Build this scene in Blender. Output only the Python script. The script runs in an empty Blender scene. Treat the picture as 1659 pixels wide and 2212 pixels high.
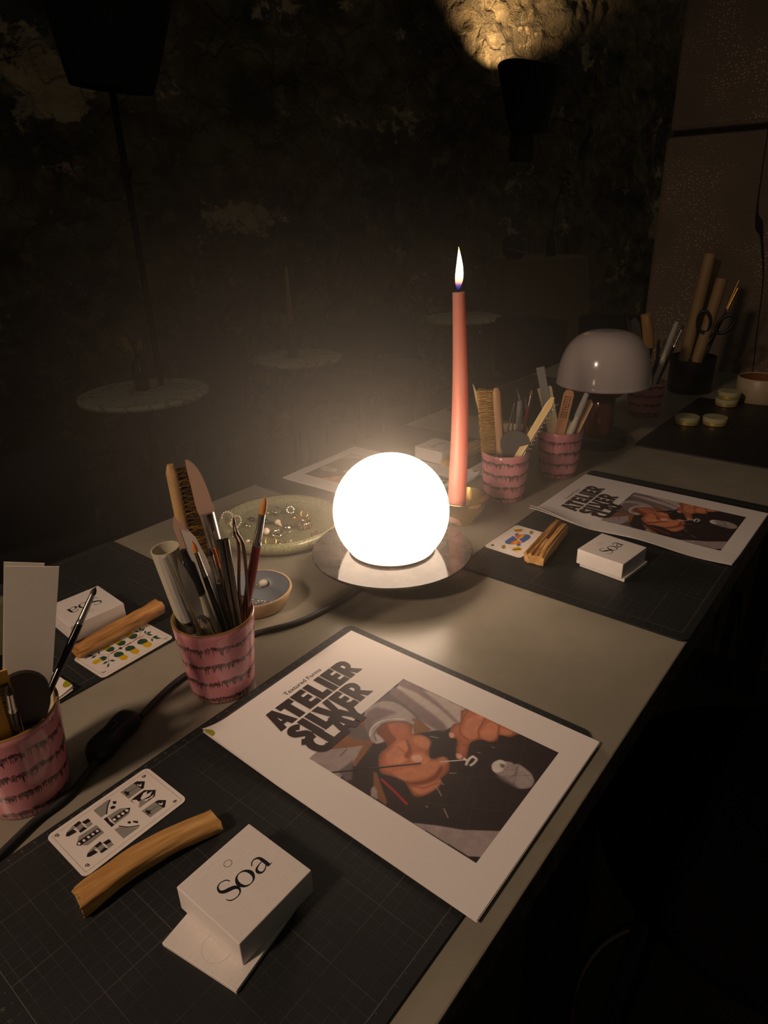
import bpy, bmesh, math, random
import numpy as np
from mathutils import Vector, Matrix, noise
from mathutils.geometry import tessellate_polygon
random.seed(7)
PI = math.pi
C = bpy.context.scene.collection
T = 0.95                                   # height of the workbench top above the floor

# ------------------------------------------------------------------ camera
F_PX, CAM_H, PITCH, ROLL = 1440.2, 0.4432, 0.41945, -0.03206
W, H = 1659, 2212
fw = Vector((0, math.cos(PITCH), -math.sin(PITCH)))
rt = Vector((1, 0, 0)); up = rt.cross(fw)
r2 = rt * math.cos(ROLL) + up * math.sin(ROLL)
u2 = up * math.cos(ROLL) - rt * math.sin(ROLL)
cam_data = bpy.data.cameras.new('camera')
cam = bpy.data.objects.new('camera', cam_data); C.objects.link(cam)
cam_data.sensor_fit = 'HORIZONTAL'; cam_data.sensor_width = 36
cam_data.lens = 36 * F_PX / W
cam_data.clip_start = 0.01
M3 = Matrix((r2, u2, -fw)).transposed()
cam.matrix_world = Matrix.Translation((0, 0, CAM_H + T)) @ M3.to_4x4()
bpy.context.scene.camera = cam

# ------------------------------------------------------------------ view, world, lights
sc = bpy.context.scene
sc.view_settings.view_transform = 'Standard'
sc.view_settings.look = 'None'
sc.view_settings.gamma = 1
sc.view_settings.use_curve_mapping = False
sc.view_settings.exposure = 0.0
sc.cycles.use_denoising = True
sc.cycles.max_bounces = 6
sc.cycles.diffuse_bounces = 3
sc.cycles.transparent_max_bounces = 12
sc.cycles.volume_bounces = 0
sc.cycles.sample_clamp_indirect = 2.0
sc.cycles.caustics_reflective = False
sc.cycles.caustics_refractive = False
WARM = (1.0, 0.69, 0.49)
GLOBE = 10.0
GLARE = 1.7  # density of the added volume that imitates lens glare
GLARE_FALL = 3.0
sc.cycles.volume_step_rate = 1.0
sc.cycles.volume_max_steps = 64
world = bpy.data.worlds.new('world'); sc.world = world
world.use_nodes = True
bg = world.node_tree.nodes['Background']
bg.inputs['Color'].default_value = (1.0, 0.90, 0.70, 1)
bg.inputs['Strength'].default_value = 0.036
def area(name, loc, size, power, direction, color=WARM, shape='DISK', spread=PI):
    l = bpy.data.lights.new(name, 'AREA'); l.shape = shape; l.size = size
    l.energy = power; l.color = color; l.spread = spread
    o = bpy.data.objects.new(name, l); C.objects.link(o)
    o.location = loc
    o.rotation_mode = 'QUATERNION'
    o.rotation_quaternion = Vector(direction).to_track_quat('-Z', 'Y')
    return o
# the room's hanging lamp to the left, behind the photographer
area('room_lamp', (-1.25, -0.55, 2.35), 0.22, 3.4, (1.15, 1.05, -1.4), WARM, spread=math.radians(75))

# ------------------------------------------------------------------ helpers
def un(u, v, z=0.0):
    """point on the horizontal plane z (metres above the bench top) seen at u, v of the photograph"""
    d = fw + r2 * (u - W / 2) / F_PX - u2 * (v - H / 2) / F_PX
    t = (z - CAM_H) / d.z
    return Vector((d.x * t, d.y * t, z + T))
def at_y(u, v, y):
    d = fw + r2 * (u - W / 2) / F_PX - u2 * (v - H / 2) / F_PX
    t = y / d.y
    return Vector((d.x * t, y, CAM_H + T + d.z * t))
YAW = math.radians(50.4)
def bench(u, w, z=0.0):
    """bench coordinates: u along the bench, w across it (0.135 .. 0.905)"""
    return Vector((u * math.cos(YAW) - w * math.sin(YAW), u * math.sin(YAW) + w * math.cos(YAW), T + z))

class S_:
    """small node expression helper"""
    def __init__(s, nt, out): s.nt, s.out = nt, out
    def _m(s, op, *a):
        n = s.nt.nodes.new('ShaderNodeMath'); n.operation = op
        for i, x in enumerate((s,) + a):
            if isinstance(x, S_): s.nt.links.new(x.out, n.inputs[i])
            else: n.inputs[i].default_value = x
        return S_(s.nt, n.outputs[0])
    def __add__(s, o): return s._m('ADD', o)
    def __sub__(s, o): return s._m('SUBTRACT', o)
    def __mul__(s, o): return s._m('MULTIPLY', o)
    def __truediv__(s, o): return s._m('DIVIDE', o)
    def fract(s): return s._m('FRACT')
    def floor(s): return s._m('FLOOR')
    def abs(s): return s._m('ABSOLUTE')
    def gt(s, o): return s._m('GREATER_THAN', o)
    def lt(s, o): return s._m('LESS_THAN', o)
    def max(s, o): return s._m('MAXIMUM', o)
    def min(s, o): return s._m('MINIMUM', o)
    def pow(s, o): return s._m('POWER', o)
    def smooth(s, a, b):
        n = s.nt.nodes.new('ShaderNodeMapRange'); n.interpolation_type = 'SMOOTHSTEP'
        s.nt.links.new(s.out, n.inputs[0]); n.inputs[1].default_value = a; n.inputs[2].default_value = b
        return S_(s.nt, n.outputs[0])
def srgb(c):
    return tuple(((x / 255) / 12.92 if x / 255 <= 0.04045 else ((x / 255 + 0.055) / 1.055) ** 2.4) for x in c)
class Mat:
    """a principled material with node shortcuts; colours given as 0..255 sRGB"""
    def __init__(m, name, col=(128, 128, 128), rough=0.5, metal=0.0, spec=0.5, **kw):
        m.m = bpy.data.materials.new(name); m.m.use_nodes = True
        m.nt = m.m.node_tree; m.b = m.nt.nodes['Principled BSDF']
        m.col = srgb(col)
        m.b.inputs['Base Color'].default_value = (*m.col, 1)
        m.b.inputs['Roughness'].default_value = rough
        m.b.inputs['Metallic'].default_value = metal
        m.b.inputs['Specular IOR Level'].default_value = spec
        for k, v in kw.items(): m.b.inputs[k.replace('_', ' ')].default_value = v
    def coord(m, kind='Object'):
        n = m.nt.nodes.new('ShaderNodeTexCoord'); return n.outputs[kind]
    def xyz(m, kind='Object'):
        n = m.nt.nodes.new('ShaderNodeSeparateXYZ'); m.nt.links.new(m.coord(kind), n.inputs[0])
        return [S_(m.nt, n.outputs[i]) for i in range(3)]
    def comb(m, x, y, z):
        n = m.nt.nodes.new('ShaderNodeCombineXYZ')
        for i, q in enumerate((x, y, z)):
            if isinstance(q, S_): m.nt.links.new(q.out, n.inputs[i])
            else: n.inputs[i].default_value = q
        return n.outputs[0]
    def noise(m, scale, detail=3, vec=None, stretch=None, rough=0.5):
        n = m.nt.nodes.new('ShaderNodeTexNoise'); n.inputs['Scale'].default_value = scale
        n.inputs['Detail'].default_value = detail; n.inputs['Roughness'].default_value = rough
        if vec is None: vec = m.coord()
        if stretch:
            mp = m.nt.nodes.new('ShaderNodeMapping'); mp.inputs['Scale'].default_value = stretch
            m.nt.links.new(vec, mp.inputs[0]); vec = mp.outputs[0]
        m.nt.links.new(vec, n.inputs['Vector'])
        return S_(m.nt, n.outputs[0])
    def voronoi(m, scale, feature='F1', vec=None, out='Distance', rnd=1.0):
        n = m.nt.nodes.new('ShaderNodeTexVoronoi'); n.feature = feature; n.inputs['Scale'].default_value = scale
        n.inputs['Randomness'].default_value = rnd
        m.nt.links.new(vec or m.coord(), n.inputs['Vector'])
        return n.outputs[out]
    def mix(m, fac, a, b):
        """colour mix; a, b sRGB tuples or sockets"""
        n = m.nt.nodes.new('ShaderNodeMix'); n.data_type = 'RGBA'
        m.nt.links.new(fac.out if isinstance(fac, S_) else fac, n.inputs['Factor'])
        for k, q in (('A', a), ('B', b)):
            s = [i for i in n.inputs if i.name == k and i.type == 'RGBA'][0]
            if isinstance(q, tuple): s.default_value = (*srgb(q), 1)
            else: m.nt.links.new(q, s)
        return [o for o in n.outputs if o.type == 'RGBA'][0]
    def color(m, sock): m.nt.links.new(sock, m.b.inputs['Base Color']); return m
    def rough(m, s): m.nt.links.new(s.out, m.b.inputs['Roughness']); return m
    def bump(m, s, strength=0.3, dist=0.001):
        n = m.nt.nodes.new('ShaderNodeBump'); n.inputs['Strength'].default_value = strength
        n.inputs['Distance'].default_value = dist
        m.nt.links.new(s.out if isinstance(s, S_) else s, n.inputs['Height'])
        m.nt.links.new(n.outputs[0], m.b.inputs['Normal']); return m
MATS = {}
def flat(name, col, rough=0.5, metal=0.0, **kw):
    if name not in MATS: MATS[name] = Mat(name, col, rough, metal, **kw).m
    return MATS[name]

# ---- object helpers
def tag(o, label=None, cat=None, group=None, kind=None):
    if label: o['label'] = label
    if cat: o['category'] = cat
    if group: o['group'] = group
    if kind: o['kind'] = kind
    return o
def thing(name, label, cat, loc=(0, 0, 0), rotz=0.0, group=None):
    o = bpy.data.objects.new(name, None); C.objects.link(o)
    o.empty_display_size = 0.02
    o.location = loc; o.rotation_euler = (0, 0, rotz)
    return tag(o, label, cat, group)
def build(name, bm, mats, parent=None, smooth=False, loc=None, rotz=None, angle=None):
    me = bpy.data.meshes.new(name)
    bmesh.ops.recalc_face_normals(bm, faces=bm.faces) if smooth != 'keep' else None
    bm.to_mesh(me); bm.free()
    for m in (mats if isinstance(mats, (list, tuple)) else [mats]): me.materials.append(m)
    if smooth is True:
        for p in me.polygons: p.use_smooth = True
        if angle: me.set_sharp_from_angle(angle=math.radians(angle))
    o = bpy.data.objects.new(name, me); C.objects.link(o)
    if parent: o.parent = parent
    if loc is not None: o.location = loc
    if rotz is not None: o.rotation_euler = (0, 0, rotz)
    return o
def copy_tree(o, parent=None):
    c = o.copy(); C.objects.link(c); c.parent = parent
    for ch in list(o.children): copy_tree(ch, c)
    return c
def B(): return bmesh.new()
def box(bm, c, s, rz=0, bev=0, mi=0, seg=2, mat=None):
    g = bmesh.ops.create_cube(bm, size=1)
    vs = g['verts']
    M = Matrix.Translation(c) @ (mat or Matrix.Rotation(rz, 4, 'Z')) @ Matrix.Diagonal((*s, 1))
    bmesh.ops.transform(bm, matrix=M, verts=vs)
    fs = list({f for v in vs for f in v.link_faces})
    for f in fs: f.material_index = mi
    if bev:
        es = list({e for v in vs for e in v.link_edges})
        bmesh.ops.bevel(bm, geom=es, offset=bev, segments=seg, affect='EDGES', profile=0.5)
    return bm
def lathe(bm, prof, seg=32, c=(0, 0, 0), sx=1, sy=1, mi=0, cap0=False, cap1=False, M=None, a0=0, a1=2 * PI):
    rings = []
    closed = abs(a1 - a0 - 2 * PI) < 1e-6
    n = seg if closed else seg + 1
    for r, z in prof:
        ring = []
        for i in range(n):
            a = a0 + (a1 - a0) * i / seg
            p = Vector((r * math.cos(a) * sx, r * math.sin(a) * sy, z))
            if M: p = M @ p
            ring.append(bm.verts.new(p + Vector(c)))
        rings.append(ring)
    for k in range(len(rings) - 1):
        for i in range(n if closed else n - 1):
            j = (i + 1) % n
            f = bm.faces.new((rings[k][i], rings[k][j], rings[k + 1][j], rings[k + 1][i])); f.material_index = mi
    if cap0: bm.faces.new(rings[0][::-1]).material_index = mi
    if cap1: bm.faces.new(rings[-1]).material_index = mi
    return bm
def tube(bm, pts, rad, seg=8, mi=0, caps=True, closed=False, flatx=1.0):
    pts = [Vector(p) for p in pts]; n = len(pts)
    if not isinstance(rad, (list, tuple)): rad = [rad] * n
    ref = None; rings = []
    for i, p in enumerate(pts):
        if closed: t = pts[(i + 1) % n] - pts[i - 1]
        else: t = pts[min(i + 1, n - 1)] - pts[max(i - 1, 0)]
        t.normalize()
        if ref is None:
            ref = Vector((0, 0, 1)) if abs(t.z) < 0.9 else Vector((1, 0, 0))
        a = (ref - t * ref.dot(t)).normalized(); b = t.cross(a); ref = a
        rings.append([bm.verts.new(p + a * math.cos(2 * PI * k / seg) * rad[i] + b * math.sin(2 * PI * k / seg) * rad[i] * flatx) for k in range(seg)])
    for i in range(n if closed else n - 1):
        A, Bq = rings[i], rings[(i + 1) % n]
        for k in range(seg):
            j = (k + 1) % seg
            bm.faces.new((A[k], A[j], Bq[j], Bq[k])).material_index = mi
    if caps and not closed:
        bm.faces.new(rings[0][::-1]).material_index = mi; bm.faces.new(rings[-1]).material_index = mi
    return bm
def ball(bm, c, r, seg=12, sz=1.0, mi=0, sx=1.0, sy=1.0):
    prof = [(max(1e-5, r * math.sin(PI * k / (seg // 2 + 2))), -r * math.cos(PI * k / (seg // 2 + 2)) * sz) for k in range(seg // 2 + 3)]
    return lathe(bm, prof, seg, c, mi=mi, sx=sx, sy=sy)
def poly(bm, pts, z, mi=0):
    v3 = [Vector((p[0], p[1], z)) for p in pts]
    vs = [bm.verts.new(v) for v in v3]
    for t in tessellate_polygon([v3]):
        try:
            f = bm.faces.new([vs[i] for i in t]); f.material_index = mi
            if f.normal.z < 0: f.normal_flip()
        except ValueError: pass
def smooth_path(pts, n=6, closed=False):
    out = []; m = len(pts); P = [Vector((*p, 0)) if len(p) == 2 else Vector(p) for p in pts]
    rng = range(m if closed else m - 1)
    for i in rng:
        if closed: a, b, c, d = P[i - 1], P[i], P[(i + 1) % m], P[(i + 2) % m]
        else: a, b, c, d = P[max(i - 1, 0)], P[i], P[i + 1], P[min(i + 2, m - 1)]
        for k in range(n):
            t = k / n
            out.append(0.5 * ((2 * b) + (c - a) * t + (2 * a - 5 * b + 4 * c - d) * t * t + (3 * b - a - 3 * c + d) * t ** 3))
    if not closed: out.append(P[-1])
    return out
def ribbon(bm, pts, w, z, mi=0, closed=False, n=5):
    """flat stroke; w is a number or a width per control point"""
    m = len(pts)
    ws = w if isinstance(w, (list, tuple)) else [w] * m
    P = smooth_path([(p[0], p[1], q) for p, q in zip(pts, ws)], n, closed) if m > 2 else [Vector((p[0], p[1], q)) for p, q in zip(pts, ws)]
    L, R = [], []
    k = len(P)
    for i, p in enumerate(P):
        if closed: t = P[(i + 1) % k] - P[i - 1]
        else: t = P[min(i + 1, k - 1)] - P[max(i - 1, 0)]
        t = Vector((t.x, t.y, 0)).normalized(); nn = Vector((-t.y, t.x, 0)) * abs(p.z) / 2
        c = Vector((p.x, p.y, z))
        L.append(bm.verts.new(c + nn)); R.append(bm.verts.new(c - nn))
    for i in range(k if closed else k - 1):
        j = (i + 1) % k
        f = bm.faces.new((R[i], R[j], L[j], L[i])); f.material_index = mi
def text_mesh(bm, s, size, M, z=0.0, mi=0, bold=0.0):
    cu = bpy.data.curves.new('text', 'FONT'); cu.body = s; cu.size = size; cu.offset = bold
    cu.resolution_u = 3
    o = bpy.data.objects.new('text', cu); C.objects.link(o)
    dg = bpy.context.evaluated_depsgraph_get(); ev = o.evaluated_get(dg); me = ev.to_mesh()
    vs = [bm.verts.new(M @ Vector((v.co.x, v.co.y, z))) for v in me.vertices]
    for p in me.polygons:
        try: bm.faces.new([vs[i] for i in p.vertices]).material_index = mi
        except ValueError: pass
    ev.to_mesh_clear(); bpy.data.objects.remove(o); bpy.data.curves.remove(cu)
# ------------------------------------------------------------------ printed artwork (millimetres on the sheet)
PHOTO = [
 ('ink_dark', 0, [(175.8,103.3),(176.7,274.2),(38.8,274.0),(36.3,99.7)]),
 ('ph_light', 0, [(175.8,103.3),(175.4,177.7),(156.9,184.1),(141.3,179.0),(123.1,161.4),(87.0,138.3),(87.8,110.2),(107.8,106.4)]),
 ('ph_mauve', 0, [(175.8,103.3),(165.1,102.6),(165.6,127.0),(160.6,157.7),(153.3,181.0),(155.5,182.3),(166.3,151.9),(173.3,129.5),(176.0,141.4)]),
 ('ph_mauve', 0, [(150.8,102.6),(160.1,103.7),(155.1,130.7),(149.6,159.6),(142.2,178.4),(134.6,171.7),(137.7,143.4),(142.0,120.6)]),
 ('ph_grey', 0, [(150.8,102.6),(141.3,140.8),(130.2,167.5),(123.1,161.4),(130.4,137.2),(129.0,114.6),(110.0,105.7),(123.3,100.9)]),
 ('ph_pale', 0, [(114.8,101.7),(135.3,105.6),(142.0,120.6),(137.7,143.4),(132.9,147.9),(128.7,138.5),(121.3,128.5),(103.9,126.6),(85.8,133.4),(97.8,114.8)]),
 ('ph_mauve', 0, [(107.8,106.4),(120.7,105.1),(127.2,112.0),(131.1,126.9),(119.4,122.2),(104.5,120.2),(91.3,127.1),(98.3,115.4)]),
 ('ph_desk', 0, [(80.0,104.8),(87.8,110.2),(107.8,106.4),(96.6,116.7),(89.2,134.5),(71.6,137.4),(55.3,137.9),(53.2,122.4),(52.5,105.2)]),
 ('ph_grey', 0, [(80.0,104.8),(94.3,104.6),(98.3,115.4),(87.4,132.1),(79.1,117.6)]),
 ('ph_wood', 0, [(135.0,143.4),(134.8,154.1),(132.0,168.1),(117.1,158.4)]),
 ('ph_doc', 0, [(36.3,99.7),(47.8,100.5),(78.3,130.0),(56.8,136.7),(36.7,138.9)]),
 ('ph_grey', 1.2, [(56.3,121.7),(62.1,121.4),(65.7,121.3)]),
 ('ph_wood', 0, [(78.3,130.0),(88.0,134.6),(55.2,140.8),(54.9,137.3)]),
 ('ph_grey', 0, [(42.0,132.4),(59.6,134.2),(42.4,148.0),(37.4,145.8)]),
 ('ph_wood', 0, [(60.4,156.9),(60.7,160.3),(41.7,186.8),(38.3,187.8),(39.4,178.3),(49.3,165.9)]),
 ('ph_doc', 0, [(44.0,167.5),(48.4,167.1),(45.8,172.8),(38.9,179.0),(38.0,172.4)]),
 ('ph_red', 2.2, [(57.6,168.2),(54.2,184.0),(49.9,200.5)]),
 ('ph_skin', 0, [(98.9,128.7),(109.9,125.7),(118.8,130.5),(126.1,140.5),(126.3,149.8),(117.0,156.6),(121.0,163.0),(121.7,171.6),(118.4,177.2),(110.7,180.2),(102.2,188.0),(110.9,195.0),(110.0,201.6),(99.2,208.7),(89.5,207.7),(85.9,210.2),(79.2,211.4),(68.7,208.8),(61.1,204.3),(60.5,198.0),(67.5,184.3),(65.0,172.1),(62.8,163.2),(68.7,155.7),(79.5,148.0),(91.6,147.8),(96.4,137.4)]),
 ('ph_skin_dark', 0, [(98.9,128.7),(109.9,125.7),(114.3,128.1),(106.2,140.3),(102.4,148.9),(91.6,147.8),(96.4,137.4)]),
 ('ph_skin_light', 0, [(90.2,152.6),(100.0,152.5),(106.9,156.7),(100.7,166.7),(90.1,171.9),(78.5,168.9),(74.9,160.9),(81.5,153.9)]),
 ('ph_skin_light', 0, [(115.4,159.6),(120.7,166.8),(118.9,174.5),(109.9,179.0),(107.6,172.6),(108.9,164.4)]),
 ('ph_skin_dark', 0, [(107.7,156.1),(99.4,165.0),(90.3,167.3),(91.4,173.6),(98.5,170.2),(106.2,160.9)]),
 ('ph_skin_light', 0, [(94.5,171.3),(102.4,175.4),(102.8,184.0),(98.6,189.5),(91.2,185.2),(88.8,177.3)]),
 ('ph_nail', 0, [(94.4,172.8),(99.2,176.0),(99.5,180.5),(94.7,182.7),(91.1,179.5),(91.5,175.3)]),
 ('ph_skin_dark', 0, [(67.3,175.7),(66.8,184.8),(75.8,195.4),(87.6,200.7),(100.3,199.6),(99.3,202.8),(85.2,204.9),(72.7,197.6),(67.1,188.1)]),
 ('ph_skin_light', 0, [(69.4,170.5),(79.9,176.8),(92.2,187.1),(103.6,193.0),(100.8,198.0),(89.8,199.1),(78.0,193.8),(69.0,184.9),(67.7,177.2)]),
 ('ph_skin_light', 0, [(106.0,193.1),(110.6,196.1),(108.6,201.3),(106.0,202.5),(100.7,198.5)]),
 ('ph_skin_light', 0, [(65.9,192.3),(70.9,198.9),(82.6,205.8),(87.7,208.2),(80.6,210.4),(69.3,206.7),(63.8,202.3)]),
 ('ph_skin_dark', 0.9, [(67.4,192.9),(71.1,202.1),(83.5,208.5)]),
 ('ph_skin_dark', 0.6, [(96.1,155.5),(94.1,164.4),(94.3,167.9)]),
 ('ph_pale', 4.5, [(88.8,133.9),(93.5,126.6),(101.2,122.9),(112.4,123.7),(121.4,130.4),(128.7,140.4),(128.9,147.9)]),
 ('ph_grey', 1, [(90.1,135.7),(95.1,128.8),(103.4,126.0),(112.5,127.6),(119.7,133.7),(126.5,142.1),(126.3,149.8)]),
 ('ph_white', 1, [(91.3,127.1),(100.3,121.7),(111.5,122.5),(121.0,128.8),(128.3,138.8)]),
 ('ph_skin', 0, [(175.4,177.7),(176.3,230.9),(172.1,232.8),(166.6,230.0),(163.4,221.0),(156.7,223.2),(150.7,219.1),(148.1,210.6),(138.2,205.6),(120.7,212.8),(115.8,206.8),(118.9,202.5),(135.5,193.5),(133.6,187.7),(137.9,183.1),(149.7,179.7),(156.4,183.5)]),
 ('ph_skin_light', 0, [(170.5,188.0),(175.0,197.8),(155.5,203.5),(147.7,206.6),(142.9,200.1),(145.4,193.2),(159.6,187.7)]),
 ('ph_skin_light', 0, [(172.1,204.7),(173.3,213.5),(160.3,220.3),(152.5,218.1),(151.6,210.2),(156.8,205.3)]),
 ('ph_skin_light', 0, [(173.7,217.6),(174.4,227.3),(170.8,229.3),(165.6,222.3)]),
 ('ph_skin_dark', 1, [(175.5,199.2),(157.5,202.6),(148.1,208.9)]),
 ('ph_skin_dark', 1, [(175.4,214.6),(163.7,219.7),(162.2,221.2)]),
 ('ph_skin_dark', 1, [(174.8,180.8),(156.9,184.1),(144.1,191.4),(141.6,201.8)]),
 ('ph_nail', 0, [(120.2,202.6),(122.6,205.2),(120.4,209.2),(117.2,208.7),(116.6,205.7)]),
 ('ph_nail', 0, [(138.1,183.4),(140.5,184.9),(138.4,189.0),(135.0,189.4),(134.0,186.5)]),
 ('ph_black', 1.5, [(37.5,128.8),(60.4,152.3),(77.8,169.5),(92.0,183.8)]),
 ('ph_grey', 0.5, [(60.2,150.6),(78.5,168.9),(88.3,179.4)]),
 ('ph_white', 1.2, [(103.9,196.6),(111.2,204.2),(118.0,211.6)]),
 ('ph_white', 2.4, [(119.6,211.4),(119.0,215.2),(115.1,216.3)]),
 ('ph_white', 2.4, [(119.0,215.2),(123.4,214.9),(126.7,216.1)]),
 ('ph_white', 2.4, [(126.3,215.6),(125.7,220.1),(120.8,220.7),(116.7,219.9)]),
 ('ph_pale', 0, [(121.9,243.4),(128.4,247.6),(141.8,250.3),(141.9,258.1),(139.1,266.4),(133.3,271.8),(125.4,272.2),(119.1,265.8),(119.6,256.4)]),
 ('ph_mauve', 0, [(121.9,243.4),(121.1,255.6),(119.9,265.4),(118.3,263.2),(118.5,249.3),(119.9,243.8)]),
 ('ph_doc', 0, [(137.5,238.4),(140.9,246.0),(139.9,252.4),(132.9,255.2),(124.2,253.8),(121.3,247.7),(121.4,241.3)]),
 ('ph_white', 0, [(127.4,234.2),(133.3,234.4),(138.3,237.9),(136.6,243.4),(131.1,245.2),(124.3,243.6),(122.1,239.3)]),
 ('ph_mauve', 0.9, [(138.9,252.6),(131.7,255.0),(123.4,253.5),(120.7,245.7)]),
 ('ph_mauve', 0.5, [(128.9,254.3),(137.0,259.1),(131.3,270.6)]),
 ('ph_grey', 0, [(133.4,239.1),(135.3,243.2),(130.7,244.7),(130.6,241.5)]),
 ('ph_doc', 0, [(37.8,215.0),(48.5,233.9),(56.2,250.3),(73.0,274.2),(44.0,274.3),(39.2,266.9)]),
 ('ph_black', 0, [(39.2,266.9),(44.0,274.3),(38.8,274.0)]),
 ('ph_line', 0.25, [(57.9,208.2),(95.8,275.6)]),
 ('ph_line', 0.25, [(174.2,242.3),(93.2,268.3)]),
 ('ph_line', 0.25, [(67.4,236.9),(117.2,223.7)]),
 ('ph_line', 0.25, [(133.5,200.9),(172.2,256.2)]),
 ('ph_line', 0.25, [(94.5,214.4),(142.0,271.7)]),
 ('ph_line', 0.25, [(98.0,236.4),(61.1,251.7)]),
 ('ph_line', 0.25, [(36.9,200.6),(62.7,214.6)]),
 ('ph_pale', 0.8, [(79.1,209.8),(73.8,218.4)]),
 ('ph_pale', 0.8, [(85.2,210.7),(84.4,213.2)]),
 ('ph_pale', 0.8, [(64.1,227.3),(58.9,234.8)]),
 ('ph_pale', 0.8, [(98.1,210.3),(101.5,214.7)]),
 ('ph_pale', 0.8, [(124.3,171.6),(127.0,178.8)]),
 ('ph_pale', 0.8, [(146.5,223.3),(146.9,225.6)]),
 ('ph_pale', 0.8, [(133.3,216.3),(133.7,219.0)]),
 ('ph_pale', 0.8, [(57.4,214.3),(57.7,216.1)]),
]
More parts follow.
